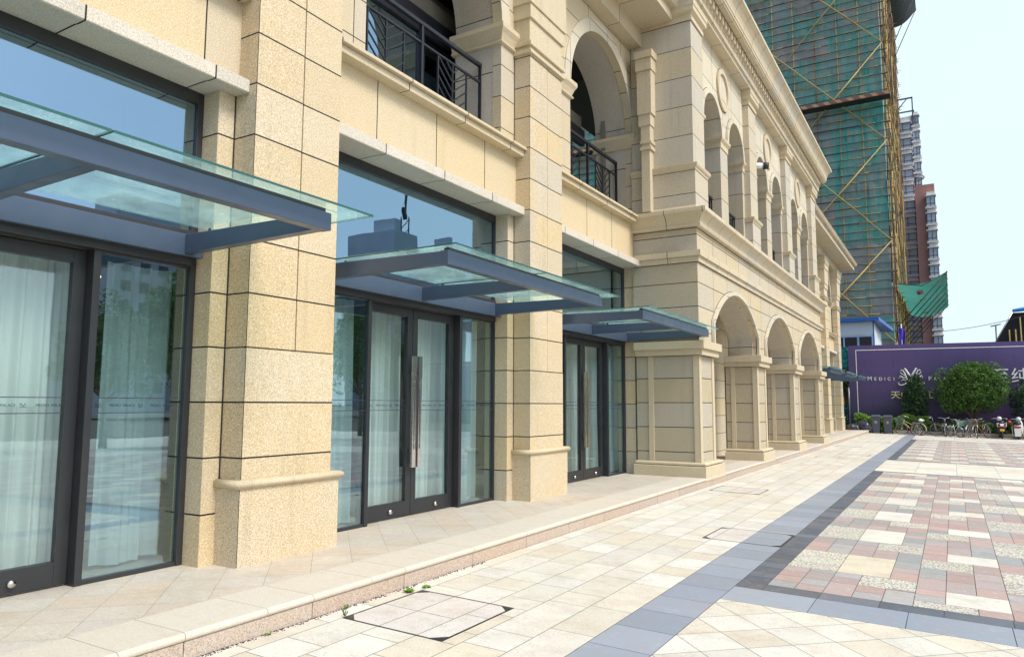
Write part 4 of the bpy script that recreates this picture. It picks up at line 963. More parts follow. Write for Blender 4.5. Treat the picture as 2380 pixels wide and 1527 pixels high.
def bag(px, Y, rx, rz, label, seed):
    x, y, z = G(px, Y); rn = random.Random(seed); e = MB(); nu, nv = 22, 14; V = []
    for j in range(nv + 1):
        th = math.pi * j / nv
        for i in range(nu):
            ph = 2 * math.pi * i / nu; k = 1 + .10 * math.sin(5 * ph + seed + 2 * th) + .07 * math.sin(9 * ph - 3 * th) + rn.uniform(-.05, .05)
            zz = math.cos(th); zz = zz if zz > -.55 else -.55
            V.append((x + rx * k * math.sin(th) * math.cos(ph) * (1 + .2 * (zz < 0)), y + rx * .8 * k * math.sin(th) * math.sin(ph), max(.178 if x < -4.2 else z + .005, z + rz * .55 + rz * k * zz * .8 + .1)))
    e.smooth = True; e.faces(V, [(j * nu + i, j * nu + (i + 1) % nu, (j + 1) * nu + (i + 1) % nu, (j + 1) * nu + i) for j in range(nv) for i in range(nu)])
    o = e.build('rubbish_bag', M['bag']); tag(o, label, 'rubbish bag', 'black bags left beside the bins')
bag(1972, 46.6, .38, .30, 'low flat black rubbish bag against the building corner', 2); bag(1998, 46.8, .42, .44, 'taller black rubbish bag next to the first bin', 5)

# ------------------------------------------------------------------ bicycles and scooters
def wheel(parent, cx, cz, r, tyre_mat, rot=0., spokes=20, x=0.):
    Rm = lambda a, rr: (x + 0, 0, 0)
    e = empty('wheel'); e.parent = parent; e.location = (x, cx, cz); e.rotation_euler = (0, 0, rot)
    c_ = [(0, r * math.cos(R(a)), r * math.sin(R(a))) for a in range(0, 361, 15)]
    t_ = MB(); t_.tube(c_, .019, 6, caps=False); t_.build('tyre', M['rubber'], e)
    c2 = [(0, (r - .03) * math.cos(R(a)), (r - .03) * math.sin(R(a))) for a in range(0, 361, 15)]
    t_ = MB(); t_.tube(c2, .010, 5, caps=False); t_.tube([(-.04, 0, 0), (.04, 0, 0)], .02, 6)
    for k in range(spokes): a = 2 * math.pi * k / spokes; t_.tube([((-1) ** k * .03, 0, 0), (0, (r - .03) * math.cos(a), (r - .03) * math.sin(a))], .0018, 3, caps=False)
    t_.build('rim', M['bmetal'], e); return e
def bike(px, Y, rz, label, col, steer=0., basket=None, lean=0., r=.33, fender=None, rack=True, seatcol='black', plate=None, post_=0., bag_=None):
    x, y, z = G(px, Y); e = empty('bicycle', (x, y, z), rz, label, 'bicycle', 'bicycles parked along the kerb'); e.rotation_euler = (0, lean, rz)
    # the bicycle's own axis: +Y is forward
    L = .52
    wheel(e, -L, r, r, None); wheel(e, L, r, r, None, steer)
    f = MB(); bb = (0, -.05, r - .04); head = (0, L - .16, r + .36); seat = (0, -.20, r + .40); rear = (0, -L, r)
    for s_ in (-1, 1):
        f.tube([(s_ * .035, -L, r), (s_ * .02, bb[1], bb[2])], .010, 6); f.tube([(s_ * .035, -L, r), seat], .009, 6)
    f.tube([bb, seat], .016, 8); f.tube([bb, head], .018, 8); f.tube([(0, -.16, r + .24), (0, L - .20, r + .44)], .014, 8); f.tube([(0, L - .14, r + .28), (0, L - .20, r + .50)], .021, 8)
    f.build('frame', col, e)
    k = MB()
    for s_ in (-1, 1): k.tube([(s_ * .05, L, r), (s_ * .045, L - .13, r + .36), (0, L - .145, r + .38)], .011, 6)
    k.build('fork', M['bmetal'], e)
    hb_ = MB(); hc = Vector((0, L - .22, r + .62)); cs, sn_ = math.cos(steer), math.sin(steer)
    hb_.tube([(0, L - .19, r + .48), hc], .012, 6)
    pts = [(-.29, -.22, .06), (-.27, -.08, .07), (-.10, .02, .05), (0, 0, 0), (.10, .02, .05), (.27, -.08, .07), (.29, -.22, .06)]
    hb_.tube([(hc.x + a * cs - b * sn_, hc.y + a * sn_ + b * cs, hc.z + c_) for a, b, c_ in pts], .012, 6); hb_.build('handlebar', M['bmetal'], e)
    s_ = MB(); s_.tube([(0, -.42, r + .52), (0, -.34, r + .535), (0, -.24, r + .525), (0, -.12, r + .52)], [.05, .085, .06, .02], 10); s_.tube([seat, (0, -.26, r + .50)], .013, 6); s_.build('saddle', M[seatcol], e)
    fm = fender or M['bmetal']
    g_ = MB()
    for cy, a0, a1 in ((-L, 60, 185), (L, 20, 125)):
        a = a0
        while a < a1: g_.bar((0, cy + (r + .03) * math.cos(R(a)), r + (r + .03) * math.sin(R(a))), (0, cy + (r + .03) * math.cos(R(a + 13)), r + (r + .03) * math.sin(R(a + 13))), .05, .008); a += 12
    g_.build('mudguard', fm, e)
    c_ = MB(); c_.tube([(.05, bb[1] + .09 * math.cos(R(a)), bb[2] + .09 * math.sin(R(a))) for a in range(0, 361, 30)], .008, 4)
    c_.tube([(.07, bb[1], bb[2]), (.08, bb[1] + .12, bb[2] - .12), (.16, bb[1] + .12, bb[2] - .12)], .010, 5); c_.tube([(-.07, bb[1], bb[2]), (-.08, bb[1] - .12, bb[2] + .12), (-.16, bb[1] - .12, bb[2] + .12)], .010, 5); c_.build('crank', M['black'], e)
    if rack:
        q_ = MB()
        for s_ in (-1, 1): q_.tube([(s_ * .05, -L, r), (s_ * .06, -L, r + .38), (s_ * .06, -.3, r + .38)], .006, 4)
        q_.box(-.06, .06, -L - .15, -.3, r + .375, r + .385); q_.build('rear_rack', M['bmetal'], e)
    if basket:
        q_ = MB(); z0, z1 = r + .36, r + .62; y0, y1 = L - .06, L + .24; w0, w1 = .12, .18
        for t_ in range(6):
            k_ = t_ / 5; w_ = w0 + (w1 - w0) * k_; zz = z0 + (z1 - z0) * k_; q_.tube([(-w_, y0, zz), (w_, y0, zz), (w_, y1, zz), (-w_, y1, zz), (-w_, y0, zz)], .005, 4)
        for t_ in range(9):
            k_ = -1 + t_ / 4; q_.tube([(w1 * k_, y0, z1), (w0 * k_, y0, z0), (w0 * k_, y1, z0), (w1 * k_, y1, z1)], .004, 4)
        for t_ in range(5): yy = y0 + (y1 - y0) * t_ / 4; q_.tube([(-w1, yy, z1), (-w0, yy, z0)], .004, 4); q_.tube([(w1, yy, z1), (w0, yy, z0)], .004, 4)
        q_.build('basket', basket, e)
    if plate:
        q_ = MB(); q_.box(-.09, .09, -L - .18, -L - .165, r + .20, r + .33); q_.build('number_plate', plate, e)
    k_ = MB(); k_.tube([(.03, -.40, r), (.16, -.46, .01)], .009, 5); k_.build('kick_stand', M['bmetal'], e)
    return e
PI = math.pi
M['gbasket'] = simple('grey_green_basket', (.10, .16, .16), .5); M['tealb'] = simple('pale_teal_basket', (.30, .42, .38), .5); M['brownb'] = simple('rust_brown_frame', (.20, .10, .06), .5)
bike(2106, 46.55, R(62), 'cream-framed bicycle with a blue-grey basket, leftmost beside the bins', M['cream'], steer=R(35), basket=M['gbasket'], lean=R(-8), fender=M['cream'])
bike(2140, 46.4, R(118) + PI, 'bicycle with a red rear carrier pad and white saddle, second from the bins', M['black'], steer=R(-30), lean=R(7), fender=M['redp'], seatcol='white')
bike(2183, 46.6, R(184), 'dark bicycle seen end-on with wide bars and white plate, third from the bins', M['black'], steer=R(4), plate=M['white'], fender=M['black'])
bike(2207, 46.4, R(205), 'small-wheeled folding bicycle with a pale teal basket and white plates', M['white'], steer=R(20), basket=M['tealb'], r=.26, plate=M['white'], fender=M['white'])
bike(2236, 46.35, R(168), 'white-forked bicycle with brown frame leaning below the slanting trunk', M['brownb'], steer=R(-28), lean=R(-9), basket=M['gbasket'], fender=M['white'])
bike(2268, 46.3, R(152), 'silver bicycle with white mudguards and dark front basket, nearest the scooters', M['brownb'], steer=R(30), lean=R(5), basket=M['brownb'], fender=M['white'])
def scooter(px, Y, rz, label, body, white=False):
    x, y, z = G(px, Y); e = empty('motor_scooter', (x, y, z), rz, label, 'scooter', 'scooters parked along the kerb')
    for cy in (-.52, .58):
        w_ = empty('wheel'); w_.parent = e; w_.location = (0, cy, .22)
        t_ = MB(); t_.tube([(0, .17 * math.cos(R(a)), .17 * math.sin(R(a))) for a in range(0, 361, 20)], .05, 8, caps=False); t_.build('tyre', M['rubber'], w_)
        t_ = MB(); t_.tube([(-.03, 0, 0), (.03, 0, 0)], .13, 14); t_.build('rim', M['bmetal'], w_)
    b = MB(); b.smooth = True
    secs = [(-.78, .10, .62, .70), (-.62, .17, .45, .78), (-.30, .17, .36, .78), (-.02, .15, .30, .68), (.05, .14, .22, .34), (.38, .14, .22, .34), (.46, .17, .24, .62), (.50, .19, .30, .92), (.54, .16, .55, .98)]
    V = []; n = 12
    for yy, w_, z0, z1 in secs:
        zc_, hz_ = (z0 + z1) / 2, (z1 - z0) / 2
        for k in range(n):
            a = 2 * math.pi * k / n; V.append((w_ * (abs(math.cos(a)) ** .6) * (1 if math.cos(a) > 0 else -1), yy, zc_ + hz_ * (abs(math.sin(a)) ** .6) * (1 if math.sin(a) > 0 else -1)))
    F = [(i * n + k, i * n + (k + 1) % n, (i + 1) * n + (k + 1) % n, (i + 1) * n + k) for i in range(len(secs) - 1) for k in range(n)] + [tuple(range(n)), tuple((len(secs) - 1) * n + k for k in range(n))]
    b.faces(V, F); b.build('body', body, e)
    s_ = MB(); s_.tube([(0, -.72, .80), (0, -.50, .835), (0, -.2, .82), (0, 0, .76)], [.09, .15, .14, .07], 12); s_.build('seat', M['black'], e)
    t_ = MB(); t_.hexa([(-.11, -.82, .60), (.11, -.82, .60), (.13, -.74, .60), (-.13, -.74, .60)], [(-.15, -.80, .70), (.15, -.80, .70), (.15, -.70, .72), (-.15, -.70, .72)]); t_.build('tail_light', M['redp'], e)
    p_ = MB()
    if white: p_.hexa([(-.13, -.86, .18), (.13, -.86, .18), (.13, -.84, .18), (-.13, -.84, .18)], [(-.15, -.88, .58), (.15, -.88, .58), (.15, -.86, .58), (-.15, -.86, .58)])
    else: p_.box(-.10, .10, -.87, -.86, .42, .52)
    p_.build('number_plate', M['white'] if white else M['yplate'], e)
    h_ = MB(); h_.tube([(-.36, .36, 1.03), (-.22, .42, 1.06), (0, .46, 1.02), (.22, .42, 1.06), (.36, .36, 1.03)], .016, 8); h_.tube([(0, .50, .9), (0, .46, 1.03)], .03, 8); h_.build('handlebar', M['bmetal'], e)
    f_ = MB(); f_.tube([(0, .40, 1.02), (0, .50, 1.04), (0, .62, .98)], [.10, .13, .06], 12); f_.build('headlamp_cowl', M['white'], e)
    k_ = MB(); k_.tube([(.02, .56, .85), (.05, .58, .5), (.06, .58, .22)], .02, 6); k_.tube([(-.02, .56, .85), (-.05, .58, .5), (-.06, .58, .22)], .02, 6); k_.build('fork', M['bmetal'], e)
    if white:
        for s__ in (-1, 1):
            c_ = MB(); c_.tube([(s__ * .17, -.05, .66), (s__ * .25, -.35, .72), (s__ * .25, -.74, .60), (s__ * .22, -.78, .22)], .014, 6); c_.build('crash_bar', M['cream'], e)
    else:
        for s__ in (-1, 1):
            c_ = MB(); c_.tube([(s__ * .13, -.70, .80), (s__ * .20, -.72, .84), (s__ * .19, -.70, .66), (s__ * .10, -.70, .62)], .022, 6); c_.build('grab_rail', M['white'], e)
        c_ = MB(); c_.hexa([(-.07, -.84, .68), (.07, -.84, .68), (.05, -.76, .68), (-.05, -.76, .68)], [(-.10, -.82, .80), (.10, -.82, .80), (.08, -.72, .80), (-.08, -.72, .80)]); c_.build('tail_badge', M['white'], e)
    return e
scooter(2311, 46.9, R(2), 'black moped seen from behind with yellow plate and wide handlebars', M['black'])
scooter(2352, 46.7, R(-6), 'white scooter seen from behind with pale leg shield and red tail lights', M['white'], True)
scooter(2388, 46.8, R(-4), 'dark red and black scooter cut by the right picture edge', simple('dark_red_paint', (.16, .02, .03), .3))
x_, y_, z_ = G(2331, 46.6); e = empty('hanging_helmet', (x_, y_, z_), 0, 'red helmet hanging from the black moped handlebar', 'helmet')
b = MB(); b.tube([(0, 0, .98), (0, 0, .94), (0, .0, .86), (0, 0, .78)], [.03, .09, .12, .09], 12); b.build('shell', M['redp'], e); b = MB(); b.tube([(-.05, 0, 1.06), (0, 0, .98), (.03, 0, .72)], .006, 5); b.build('strap', M['black'], e)

# ------------------------------------------------------------------ the tower under scaffolding
TW = empty('tower_under_construction', (-4.73, 90, 0), 0, 'tall unfinished tower wrapped in green netting and bamboo scaffolding', 'tower')
mt, t, p = newmat('safety_net'); g = N(t); M['net'] = mt
P = g.n('ShaderNodeTexCoord').outputs['Object']; sp_ = g.n('ShaderNodeSeparateXYZ'); g.put(sp_.inputs[0], P)
st_ = g.noise(g.comb(g.m('MULTIPLY', sp_.outputs[0], 1.6), g.m('MULTIPLY', sp_.outputs[1], 1.6), g.m('MULTIPLY', sp_.outputs[2], .16)), 1., 6, .7)
pat = g.noise(P, .16, 4, .6); fl = g.m('FLOOR', g.m('MULTIPLY', sp_.outputs[2], 1 / 2.85)); rw = g.white(g.comb(fl, g.m('FLOOR', g.m('MULTIPLY', sp_.outputs[0], .17)), 3.))['Value']
c = g.mix(g.mr(g.m('ADD', pat, g.m('MULTIPLY', rw, .34)), .48, .78), (.26, .285, .275), (.06, .37, .31))
c = g.mix(g.mr(st_, .40, .66, 0., .8), c, (.36, .325, .29)); c = g.mix(g.mr(g.noise(P, .9, 5, .7), .62, .80, 0., .55), c, (.13, .55, .47)); c = g.mix(g.mr(st_, .28, .40, .7, 0.), c, (.02, .045, .045))
g.put(p.inputs['Base Color'], c); p.inputs['Roughness'].default_value = .7; p.inputs['Specular IOR Level'].default_value = .2
g.put(p.inputs['Normal'], g.bump(g.noise(P, 1.3, 4), .6, .25))
q = MB(); q.box(-46, -.9, 1.0, 33, 0, 95); q.build('concrete_core', M['interior'], TW)
# net: sagging sheets, one storey each, overlapping at the lifts
nt_ = MB(); nt_.smooth = True; rn = random.Random(21); zf = -.4
while zf < 70:
    nu = 120; V = []
    for j in range(6):
        for i in range(nu + 1):
            x = -.35 - 44 * i / nu; k = j / 5
            V.append((x, .28 - .22 * math.sin(math.pi * k) * (.6 + .4 * math.sin(x * 1.3 + zf)) - .05 * math.sin(x * 5 + zf * 3) * k, zf + 2.95 * k + .07 * math.sin(x * .8 + zf * 2)))
    nt_.faces(V, [(j * (nu + 1) + i, j * (nu + 1) + i + 1, (j + 1) * (nu + 1) + i + 1, (j + 1) * (nu + 1) + i) for j in range(5) for i in range(nu)]); zf += 2.85
nt_.build('safety_net', M['net'], TW, fixn=False)
q = MB(); q.face([(-.42, .3, 0), (-.42, 33, 0), (-.42, 33, 70), (-.42, .3, 70)]); q.build('side_net', M['net'], TW, fixn=False)
for i in range(19):
    x = -.15 - 2.38 * i; q = MB(); q.tube([(x, 0, 0), (x + rn.uniform(-.08, .08), -.03, 16), (x + rn.uniform(-.1, .1), 0, 36), (x, 0, 66)], .05, 6); q.build('bamboo_standard', M['bamboo'] if i % 3 else M['bamboo_r'], TW)
z = 5.0; k = 0
while z < 62:
    q = MB(); q.tube([(-44, -.06, z + rn.uniform(-.05, .05)), (-25, -.07, z), (-8, -.06, z + rn.uniform(-.08, .08)), (.3, -.06, z)], .045 if k % 3 else .075, 5); q.build('bamboo_ledger', M['ledger'], TW)
    z += .95; k += 1
q = MB(); z = 5.0
while z < 62:
    x = -.2 - rn.uniform(0, 3)
    while x > -40:
        L = rn.uniform(1.6, 2.6); q.tube([(x, -.14, z + .02), (x - L, -.14, z + .02 + rn.uniform(-.03, .03))], .035, 5); x -= rn.choice([4.76, 5.6, 3.4, 7.1])
    z += .95
q.build('short_bamboo', M['bamboo_y'], TW, split=True)
for k in range(-1, 6):
    zc_ = 14.0 + 11.5 * k
    for a, b in (((-.1, zc_ - 5.7), (-15.2, zc_ + 10.6)), ((-.1, zc_ + 5.8), (-15.2, zc_ - 10.5))):
        q = MB(); q.tube([(a[0], -.22, a[1]), ((a[0] + b[0]) / 2, -.25, (a[1] + b[1]) / 2 + .05), (b[0], -.22, b[1])], .06, 6); q.tube([(a[0] - 2.5, -.30, a[1] + (b[1] - a[1]) * .17), (a[0] - 7.5, -.30, a[1] + (b[1] - a[1]) * .5)], .055, 6); q.build('diagonal_brace', M['bamboo_y'], TW)
# the dense pole corner that faces the street
for i in range(46):
    yy = .1 + 32 * (i / 46) ** 1.0; mtl = M[rn.choice(['bamboo', 'bamboo', 'bamboo_y', 'bamboo_r', 'ledger'])]; z0 = 0; q = MB()
    while z0 < 66:
        L = rn.uniform(6, 10); q.tube([(rn.uniform(-.35, .12), yy + rn.uniform(-.2, .2), z0), (rn.uniform(-.35, .12), yy + rn.uniform(-.2, .2), z0 + L)], rn.uniform(.035, .06), 5); z0 += L - 1
    q.build('bamboo_standard', mtl, TW)
q = MB(); z = 3.
while z < 66:
    q.tube([(.05, -.3, z), (.05, 33.3, z + rn.uniform(-.1, .1))], .04, 4)
    for y in range(0, 33, 4): q.tube([(-.3, y, z), (.25 + rn.uniform(0, .5), y, z + .02)], .03, 4)
    z += 1.9
q.build('side_ledgers', M['bamboo_r'], TW)
M['striped'] = mt2 = simple('striped_toe_board', (.5, .15, .1)); t = mt2.node_tree; g = N(t); P = g.n('ShaderNodeTexCoord').outputs['Object']; sp_ = g.n('ShaderNodeSeparateXYZ'); g.put(sp_.inputs[0], P)
sx_ = g.m('PINGPONG', g.m('ADD', g.m('MULTIPLY', sp_.outputs[0], 1.), g.m('MULTIPLY', sp_.outputs[2], .9)), .62); g.put(t.nodes['Principled BSDF'].inputs['Base Color'], g.mix(g.m('GREATER_THAN', sx_, .36), g.mix(g.noise(P, 1.3, 4), (.20, .07, .06), (.28, .11, .08)), (.46, .28, .13)))
q = MB(); q.box(-44, .5, -1.5, -.05, 36.05, 36.15); q.build('walk_platform', M['ledger'], TW); q = MB(); q.box(-44, .5, -1.55, -1.5, 36.12, 36.5); q.build('toe_board', M['striped'], TW)
q = MB(); q.box(-9, -.2, -.6, -.55, 3.5, 7.6); q.build('lower_toe_board', M['striped'], TW)
# catch net that juts out over the street side
def catch_net(z0, y0, y1, out, rise, mat, nm='catch_net', hole=True, sag=1.):
    c_ = empty(nm); c_.parent = TW; mb = MB(); mb.smooth = True; nu, nv = 22, 14; V = []
    for j in range(nv + 1):
        for i in range(nu + 1):
            a, b = i / nu, j / nv; V.append((.1 + out * a, y0 + (y1 - y0) * b, z0 + rise * a ** 1.7 - sag * math.sin(math.pi * a) * (.55 + .45 * math.sin(b * 9)) * .8 - .25 * sag * abs(math.sin(b * 7 * math.pi / 2))))
    mb.faces(V, [(j * (nu + 1) + i, j * (nu + 1) + i + 1, (j + 1) * (nu + 1) + i + 1, (j + 1) * (nu + 1) + i) for j in range(nv) for i in range(nu) if not (hole and 7 < i < 11 and j % 5 == 1)])
    mb.build('net_sheet', mat, c_, fixn=False)
    n = 7
    for k in range(n):
        yy = y0 + (y1 - y0) * k / (n - 1); q = MB(); q.tube([(-.1, yy, z0 - 4.9), (.1 + out * 1.02, yy, z0 + rise + .1)], .055, 6); q.build('strut', M['ledger'], c_)
    q = MB(); q.tube([(.1 + out, y0 - .5, z0 + rise), (.1 + out, y1 + .5, z0 + rise)], .06, 6); q.tube([(.1, y0, z0), (.1 + out * .5, y0, z0 - .4), (.1 + out, y0, z0 + rise)], .05, 6); q.build('edge_pole', M['ledger'], c_)
mt, t, p = newmat('catch_net_green'); g = N(t); M['cnet'] = mt; P = g.n('ShaderNodeTexCoord').outputs['Object']
cc = g.mix(g.mr(g.noise(P, .6, 5, .6), .4, .7), (.06, .40, .33), (.14, .30, .26)); g.put(p.inputs['Base Color'], cc); tl = g.n('ShaderNodeBsdfTranslucent'); g.put(tl.inputs[0], cc); ms = g.n('ShaderNodeMixShader'); ms.inputs[0].default_value = .45
t.links.new(p.outputs[0], ms.inputs[1]); t.links.new(tl.outputs[0], ms.inputs[2]); t.links.new(ms.outputs[0], t.nodes['Material Output'].inputs[0])
M['dnet'] = simple('dark_grey_net', (.10, .12, .13), .8)
catch_net(15.2, 2., 33., 4.8, .9, M['cnet']); catch_net(57.2, 2., 27., 2.9, 1.9, M['dnet'], hole=False, sag=.35)

# ------------------------------------------------------------------ far towers of flats
M['fwhite'] = simple('pale_render', (.74, .73, .74), .8, 0, .3, (.3, .1)); M['fbrick'] = simple('red_brick_render', (.52, .27, .24), .8, 0, .3, (.4, .15)); M['fglass'] = simple('blue_balcony_glass', (.50, .57, .66), .2, .0, .6, (.25, .4)); M['fframe'] = simple('dark_window_frame', (.09, .10, .13), .5); M['fslab'] = simple('white_balcony_slab', (.80, .80, .81), .7)
def flats(loc, w_, d_, h, label, wall, stacks, floors, z0=1.0, fh=2.95):
    e = empty('apartment_tower', loc, 0, label, 'tower block', 'far residential towers'); b = MB(); b.box(0, w_, 0, d_, 0, h); b.build('wall', wall, e)
    nwin = 0
    for k in range(floors):
        z = z0 + fh * k
        if z + 2.6 > h + 2: break
        for (xa, xb, ya, dep, side) in stacks:
            if nwin >= 96: break
            zz = z + (1.4 if side == 2 else 0)
            if zz + 2.2 > h: continue
            v = MB(); v.box(xa + .06, xb - .06, ya - dep + .06, ya, zz + .35, zz + 2.12); v.build('balcony_window', M['fglass'], e); nwin += 1
            f = MB()
            for x in [xa, (xa + xb) / 2 - .04, xb - .08]: f.box(x, x + .08, ya - dep, ya - dep + .1, zz + .2, zz + 2.15)
            for z_ in (.85, 2.08): f.box(xa, xb, ya - dep - .01, ya - dep + .1, zz + z_, zz + z_ + .08)
            f.build('window_frame', M['fframe'], e)
            s_ = MB(); s_.box(xa - .15, xb + .15, ya - dep - .15, ya, zz + 2.15, zz + 2.32); s_.box(xa - .15, xb + .15, ya - dep - .15, ya, zz + .08, zz + .35); s_.box(xa + .1, xb - .1, ya - dep + .3, ya, zz + 2.32, zz + 2.95); s_.build('balcony_slab', M['fslab'], e, split=True)
    return e
E1 = flats((-13, 150, 0), 9.2, 16, 55, 'tall pale tower block with blue glazed balconies behind the bamboo poles', M['fwhite'], [(6.4, 9.0, 0, 1.6, 1), (9.15, 10.3, .8, 1.4, 2)], 19)
q = MB(); q.box(5.2, 5.4, -1, -.8, 55, 58.2); q.box(9.3, 9.5, -1, -.8, 53, 58.2); q.box(5.2, 9.5, -1, -.8, 58, 58.25); q.tube([(6.8, -.9, 56), (8.6, -.9, 58.1)], .1, 5); q.box(5.2, 5.4, 6, 6.2, 55, 58.2); q.box(9.3, 9.5, 6, 6.2, 53, 58.2); q.box(5.2, 9.5, 6, 6.2, 58, 58.25); q.build('roof_pergola', M['fframe'], E1, split=True)
E2 = flats((-3.7, 140, 0), 2.9, 12, 39, 'lower red brick tower block with white balcony slabs right of the pale one', M['fbrick'], [(1.6, 2.95, 0, 1.3, 1)], 14, 2.)
q = MB(); q.tube([(.3 + 1.2 * math.cos(R(a)), 1 + 2.0 * math.sin(R(a)), 40.6) for a in range(-100, 101, 20)], .08, 5)
for a in (-80, -40, 0, 40, 80): q.tube([(.1, 1, 40.6), (.3 + 1.2 * math.cos(R(a)), 1 + 2.0 * math.sin(R(a)), 40.6)], .05, 4)
q.box(0, .3, .5, 1.5, 38.9, 40.7); q.build('roof_ring', M['fframe'], E2)
for i, (x0, zt) in enumerate([(0, 0)]): pass

# ------------------------------------------------------------------ site cabin, shed, flag, netted gap, wires
e = empty('site_cabin', (-9.6, 54, 0), 0, 'white prefab site cabin with a blue sheet roof above the hoarding', 'cabin'); M['ribw'] = simple('cabin_panel', (.62, .70, .74), .5, 0, .4, (.7, .08)); M['blue'] = simple('blue_sheet_roof', (.02, .12, .45), .4)
b = MB(); b.box(0, 5.35, 0, 6, 0, 6.3); b.box(0, 5.35, 0, 6, 6.28, 7.22); b.build('wall', M['ribw'], e)
b = MB(); b.hexa([(-.3, -.35, 7.20), (5.7, -.35, 7.20), (6.15, 6.3, 7.00), (-.3, 6.3, 7.00)], [(-.3, -.35, 7.42), (5.7, -.35, 7.42), (6.15, 6.3, 7.22), (-.3, 6.3, 7.22)]); b.build('roof', M['blue'], e)
for x in (2.7, 3.55, 4.45):
    w_ = MB(); w_.box(x, x + .75, -.03, -.01, 5.1, 6.15); w_.build('window', M['black'], e)
w_ = MB()
for x in (2.62, 3.45, 4.33, 5.2): w_.box(x, x + .08, -.05, -.005, 5.0, 6.25)
w_.box(2.62, 5.28, -.055, -.006, 6.16, 6.25); w_.build('window_frame', simple('pale_blue_frame', (.35, .50, .72), .5), e)
w_ = MB(); w_.box(5.30, 5.37, -.02, .05, 0, 7.2); w_.build('corner_post', M['blue'], e)
e = empty('work_shed', (3.25, 70, 0), 0, 'dark open shed with a bright blue curved roof edge and timber posts', 'shed')
b = MB(); b.hexa([(0, 0, 6.7), (8, 0, 6.7), (8, 10, 6.7), (0, 10, 6.7)], [(1.25, 0, 8.95), (8, 0, 8.95), (8, 10, 8.95), (1.25, 10, 8.95)]); b.build('roof_underside', M['dark'], e)
b = MB(); b.smooth = True; b.tube([(1.22, -.1, 9.1), (2.0, -.15, 9.2), (3, -.15, 9.19), (8, -.15, 9.15)], [.12, .17, .17, .17], 10); b.build('blue_roof_edge', simple('bright_blue_sheet', (.05, .33, .80), .35), e)
for x, y in ((.95, -.15), (1.35, -.3), (2.15, -.5), (1.7, -.2)):
    b = MB(); b.tube([(x, y, 0), (x - .02, y, 8.6 if x > 1.4 else 7.6)], .075 if x > 2 else .05, 7); b.build('post', M['bamboo_y'] if x > 2 else M['bamboo'], e)
b = MB(); b.tube([(-.05, -.2, 6.6), (1.2, -.2, 8.95)], .05, 6); b.build('rafter', M['bmetal'], e)
# pole flag
x_, y_, z_ = G(2095, 52); e = empty('flag', (x_, y_, z_), 0, 'limp violet-blue flag on a white pole behind the hoarding', 'flag')
b = MB(); b.tube([(0, 0, 0), (0, 0, 6.75)], .028, 8); b.build('pole', M['white'], e)
b = MB(); b.smooth = True; V = []
for j in range(10):
    for i in range(9): a = i / 8; V.append((-.18 + .36 * a + .03 * math.sin(j * .5), .08 * math.sin(a * 9 + j * .3), 6.5 - 1.25 * j / 9 - .10 * a * (1 if i < 4 else .2)))
b.faces(V, [(j * 9 + i, j * 9 + i + 1, (j + 1) * 9 + i + 1, (j + 1) * 9 + i) for j in range(9) for i in range(8)]); b.build('cloth', simple('violet_cloth', (.09, .05, .50), .7), e, fixn=False)
e = empty('lamp_mast', (4.25, 90, 0), 0, 'thin distant mast with a short crossbar left of the shed', 'mast'); b = MB(); b.tube([(0, 0, 0), (.0, 0, 9.9)], .07, 6); b.tube([(-.45, 0, 9.75), (.45, 0, 9.95)], .06, 6); b.build('mast', M['fframe'], e)
b = MB(); b.tube([(-6 + 14 * i / 20, 66, 7.35 + 1.9 * (max(0, i - 7) / 13) ** 1.8 + .25 * (max(0, 7 - i) / 7)) for i in range(21)], .022, 5); o = b.build('overhead_cable', M['ledger']); tag(o, 'sagging black cable crossing the sky above the hoarding', 'cable')
e = empty('screen_net', (-5.9, 49.4, 0), 0, 'narrow strip of crumpled teal netting between building and hoarding', 'netting'); b = MB(); b.smooth = True; V = []
for j in range(30):
    for i in range(9): V.append((.60 * i / 8, .07 * rn.uniform(-1, 1), 3.9 + 1.3 * j / 29))
b.faces(V, [(j * 9 + i, j * 9 + i + 1, (j + 1) * 9 + i + 1, (j + 1) * 9 + i) for j in range(29) for i in range(8)]); b.build('upper_sheet', simple('teal_net', (.03, .30, .32), .6, 0, .4, (7, .7)), e, fixn=False)
b = MB(); V = []
for j in range(20):
    for i in range(7): V.append((-.2 + .55 * i / 6, .1 + .07 * rn.uniform(-1, 1), .5 + 1.1 * j / 19))
b.faces(V, [(j * 7 + i, j * 7 + i + 1, (j + 1) * 7 + i + 1, (j + 1) * 7 + i) for j in range(19) for i in range(6)]); b.build('lower_sheet', simple('dark_teal_net', (.02, .14, .15), .6, 0, .4, (7, .7)), e, fixn=False)
b = MB(); b.box(-7.5, -5.3, 50.4, 50.5, 0, 4.0); o = b.build('site_fence', M['ledger']); tag(o, 'dark fence panel behind the gap tree', 'fence')
e = empty('white_post', (-5.45, 49.9, 0), 0, 'thin weathered white post left of the hoarding edge', 'post'); b = MB(); b.tube([(0, 0, 0), (-.02, 0, 1.6), (-.05, 0, 2.75)], [.06, .05, .04], 7); b.build('shaft', M['white'], e)

